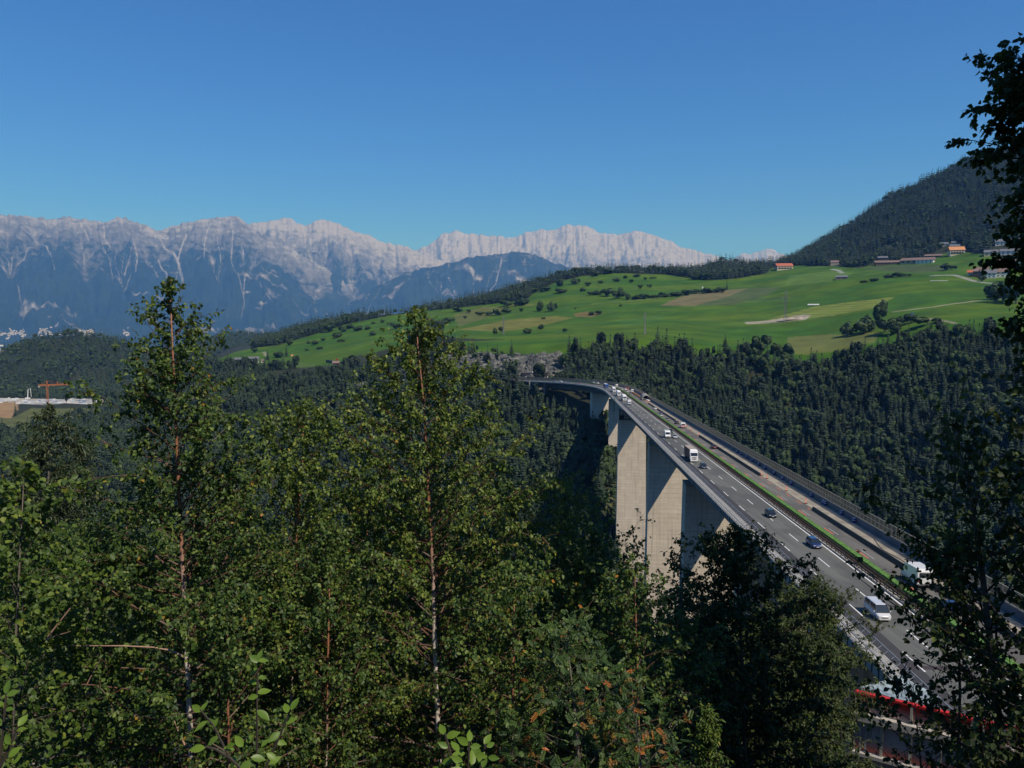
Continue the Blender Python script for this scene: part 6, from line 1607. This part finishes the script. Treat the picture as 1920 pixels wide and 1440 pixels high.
G('alder_tree', 'slender dark alder whose leaves cover the left end of the hoarding', 'alder', [(1735,1600),(1728,1450),(1712,1285)], 6.4, [(1290,40),(1340,85),(1420,110),(1600,130)], .046, LM_dark, M_bark, 105, .02, 18, .026, up=(50, 15), droop=.3, spread=.14, jit=.6, ratio=.8)
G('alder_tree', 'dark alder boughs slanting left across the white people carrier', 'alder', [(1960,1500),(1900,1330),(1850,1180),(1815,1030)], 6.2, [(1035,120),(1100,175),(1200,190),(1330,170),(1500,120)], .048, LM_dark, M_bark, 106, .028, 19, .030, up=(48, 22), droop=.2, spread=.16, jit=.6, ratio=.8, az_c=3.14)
G('aspen_sapling', 'sparse young aspen with a few bright leaves before the wooded slope at the right', 'aspen', [(1800,1300),(1792,1000),(1790,850),(1797,700)], 6.5, [(705,8),(780,40),(850,50),(950,45),(1050,50),(1300,60)], .046, LM_hazel, M_bark, 104, .014, 8, .05, up=(55, 35), spread=.10)
# unseen beech added right of the view to shade the dark trees
e = empty('added_shade_beech', (8.6, 4.0, float(ground(8.6, 4.0)) - .2)); tag(e, 'large unseen beech added just right of the view to shade the dark trees', 'beech')
o0 = np.array(e.location); kid('trunk', MB().tube([(0, 0, 0), (.1, 0, 6), (0, .2, 14)], [.28, .22, .08], 10), M_bark, e)
nl = 15000; u = rng.normal(size=(nl, 3)); u /= np.linalg.norm(u, axis=1, keepdims=True); u *= rng.uniform(.55, 1.0, (nl, 1))
pos = u * np.array((2.9, 2.6, 6.5)) + np.array((0, 0, 12.5))
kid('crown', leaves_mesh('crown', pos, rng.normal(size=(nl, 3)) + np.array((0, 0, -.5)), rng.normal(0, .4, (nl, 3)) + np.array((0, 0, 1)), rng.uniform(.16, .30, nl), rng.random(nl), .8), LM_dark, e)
print('LEAVES', cnt)
# saplings whose large leaves can be told apart: every leaf is a part
def big_leaf():
    V, Q = [], []
    for i, (t, w_) in enumerate(((0, .02), (.12, .17), (.3, .29), (.5, .31), (.7, .23), (.87, .10), (1, .01))):
        z = -.16 * t * t; V += [(-w_ * .8, t, z + .07 * w_ / .44), (0, t, z - .01), (w_ * .8, t, z + .07 * w_ / .44)]
        if i: o = 3 * i; Q += [(o - 3, o - 2, o + 1, o), (o - 2, o - 1, o + 2, o + 1)]
    return np_mesh('leaf', V, Q, True, {'tint': np.full(len(V), .5)})
BL = big_leaf(); m_ = leaf_mat4('big_leaf', [(0, (.13, .22, .025)), (1, (.16, .25, .03))], .4, .4); BL.materials.append(m_)
BL2 = big_leaf(); BL2.materials.append(leaf_mat4('big_leaf_dark', [(0, (.09, .16, .02)), (1, (.11, .19, .025))], .35, .4))
def sapling(label, d, stems, lvs, seed, size=.058):
    r = np.random.default_rng(seed); o0 = at_depth(*stems[0][0], d); e = empty('sapling', tuple(o0)); tag(e, label, 'sapling', 'bright large leaved saplings at the bottom border')
    for s_ in stems: kid('stem', MB().tube([at_depth(x, y, d) - o0 for x, y in s_], [.006, .005, .004, .003][:len(s_)] if len(s_) <= 4 else .004, 5), M_twig, e)
    for x, y, ang in lvs:
        p = at_depth(x, y, d + r.uniform(-.12, .12)) - o0
        kid('leaf', BL if r.random() < .7 else BL2, None, e, loc=tuple(p), rot=(r.uniform(.35, 1.15), r.uniform(-.45, .45), R_(ang) + r.uniform(-.3, .3))); q_ = KIDS[e.name][-1]; q_.rotation_mode = 'ZYX'; q_.scale = (size * r.uniform(.7, 1.15),) * 3
sapling('tall bright sapling with large leaves right of the white birch stem', 3.3, [[(480,1560),(482,1400),(482,1300),(484,1235)], [(480,1480),(520,1390),(545,1330)], [(480,1470),(430,1420),(400,1360),(375,1330)], [(430,1420),(405,1405),(385,1400)]],
        [(484,1238,10),(484,1240,-60),(486,1242,60),(484,1252,120),(482,1270,-90),(484,1282,80),(482,1300,-60),(484,1305,100),(482,1332,-110),(546,1332,-30),(540,1338,40),(530,1352,-80),(525,1372,120),(515,1388,-100),(402,1362,60),(398,1366,-40),(410,1382,100),(420,1402,-100),(440,1432,40),(450,1440,-60),(378,1334,60),(376,1334,-20),(390,1352,120),(385,1402,90),(470,1420,-80),(490,1400,-40),(500,1412,-100),(505,1432,-60),(455,1402,50),(462,1392,-20),(440,1395,100)], 5)
sapling('bright sapling with crowded large leaves in the bottom centre', 3.2, [[(880,1560),(878,1450),(880,1390)], [(880,1500),(850,1430),(834,1375)], [(880,1490),(905,1430),(910,1395)]],
        [(834,1378,10),(836,1382,-60),(840,1402,80),(848,1425,110),(852,1440,-40),(880,1392,0),(880,1396,70),(882,1400,-70),(872,1412,100),(890,1415,-90),(868,1430,60),(894,1432,-50),(908,1396,-20),(912,1400,-80),(902,1412,60),(915,1420,-110),(905,1440,-30),(860,1410,40),(885,1436,10),(872,1450,80),(846,1452,90),(920,1452,-60),(830,1444,80)], 6)
sapling('bright sapling with large leaves cut by the left border', 3.2, [[(-10,1560),(0,1420),(12,1300)], [(0,1440),(22,1390),(34,1360)]],
        [(12,1302,20),(12,1304,-60),(8,1320,80),(10,1330,-100),(34,1362,-20),(30,1370,-90),(20,1395,60),(4,1360,70),(6,1390,-80),(16,1420,-60),(2,1430,60),(25,1432,-40)], 7)
# bare fallen or leafless boughs that shine in the foliage
for i, (L_, d, r_, lab) in enumerate([([(345,1232),(322,1220),(290,1214),(230,1211),(160,1211),(100,1211)], 7.0, .010, 'long bare birch bough reaching left from the white stem'), ([(85,1200),(128,1145),(148,1120)], 6.6, .007, 'bare grey twig leaning upward in the left thicket, upper one'), ([(88,1198),(112,1190),(132,1184)], 6.6, .006, 'bare grey twig lying almost level in the left thicket, lower one'), ([(348,1400),(334,1370),(322,1340)], 6.9, .009, 'short bare bough at the foot of the white birch stem')]):
    pts = [at_depth(x, y, d - .25) for x, y in L_]; tag(link('bough', MB().tube(pts, [r_ * (1 - .7 * k / (len(pts) - 1)) for k in range(len(pts))], 6), mat('bough_bark', (.40, .26, .19), (.26, .15, .1), 9, .6, coord='pos')), lab, 'bough')

# ------------------------------------------------------------------ red topped hoarding at the lower right
a3, b3 = at_depth(1604, 1296, 36.2), at_depth(2080, 1400, 31.2); b3[2] = a3[2]
hx = b3 - a3; HL = math.hypot(hx[0], hx[1]); ho_ = empty('hoarding', tuple(a3), (0, 0, math.atan2(hx[1], hx[0]))); tag(ho_, 'red topped steel and panel hoarding wall at the lower right, behind dark leaves', 'hoarding')
def grad_mat(name, stops):
    m, n, b, out = _nodes(name); tc = n.nodes.new('ShaderNodeTexCoord'); s_ = n.nodes.new('ShaderNodeSeparateXYZ'); n.links.new(tc.outputs['Generated'], s_.inputs[0]); r = n.nodes.new('ShaderNodeValToRGB')
    r.color_ramp.elements[0].position, r.color_ramp.elements[-1].position = stops[0][0], stops[-1][0]; r.color_ramp.elements[0].color, r.color_ramp.elements[-1].color = c4(stops[0][1]), c4(stops[-1][1])
    for p, c in stops[1:-1]: r.color_ramp.elements.new(p).color = c4(c)
    n.links.new(s_.outputs[2], r.inputs[0]); n.links.new(r.outputs[0], b.inputs['Base Color']); b.inputs['Roughness'].default_value = .4; return m
M_pr = grad_mat('print_red_fade', [(0, (.30, .24, .23)), (.35, (.34, .17, .15)), (.7, (.42, .03, .025)), (1, (.46, .015, .015))]); M_pr2 = grad_mat('print_grey_fade', [(0, (.42, .05, .03)), (.12, (.40, .12, .09)), (.4, (.26, .24, .25)), (1, (.24, .24, .26))])
kid('top_rail', MB().box((HL / 2, 0, 0), (HL, .22, .10)), mat('rail_red', (.50, .02, .02), None, 1.0), ho_)
K = 8
for i in range(K):
    x = (i + .5) * HL / K; wd = HL / K - .12
    kid('panel', MB().box((x, .02, -.45), (wd, .05, .78)), M_pr, ho_); kid('panel', MB().box((x, .02, -1.98), (wd, .05, 1.36)), M_pr2, ho_); kid('panel', MB().box((x, .02, -3.6), (wd, .05, 1.36)), M_pr2, ho_)
    kid('post', MB().box((i * HL / K, -.02, -2.6), (.10, .16, 5.1)), M_frame, ho_)
for x in (.28, .5): kid('post', MB().box((x, -.03, -2.9), (.07, .12, 4.2)), M_fascia, ho_)
for z, h_ in ((-1.05, .34), (-2.78, .16)): kid('ledge', MB().box((HL / 2, -.10, z), (HL, .34, h_)), mat('ledge_grey', (.38, .35, .31), (.28, .26, .24), 1.0), ho_)
kid('corner_post', MB().box((-.06, 0, -3.2), (.16, .3, 6.4)), M_black, ho_)
for i in range(5): kid('brace', MB().box((i * HL / 4.2 + .3, .4, -4), (.16, .16, 8)), M_frame, ho_)
aw = MB(); q = [at_depth(x, y, dd2) for x, y, dd2 in ((1612,1288,36.6), (1690,1268,38.5), (1755,1302,38), (1742,1330,35.2))]
aw.add(q + [p - np.array((0, 0, .12)) for p in q], [(0, 1, 2, 3), (7, 6, 5, 4), (0, 4, 5, 1), (1, 5, 6, 2), (2, 6, 7, 3), (3, 7, 4, 0)])
aw.tube([q[1], q[1] - np.array((0, 0, 12))], .1, 5).tube([q[2], q[2] - np.array((0, 0, 12))], .1, 5)
tag(link('awning', aw, mat('awning_pale_blue', (.26, .33, .36), (.12, .15, .165), 3.5, .6)), 'pale blue sheet roof behind the red topped hoarding', 'awning')
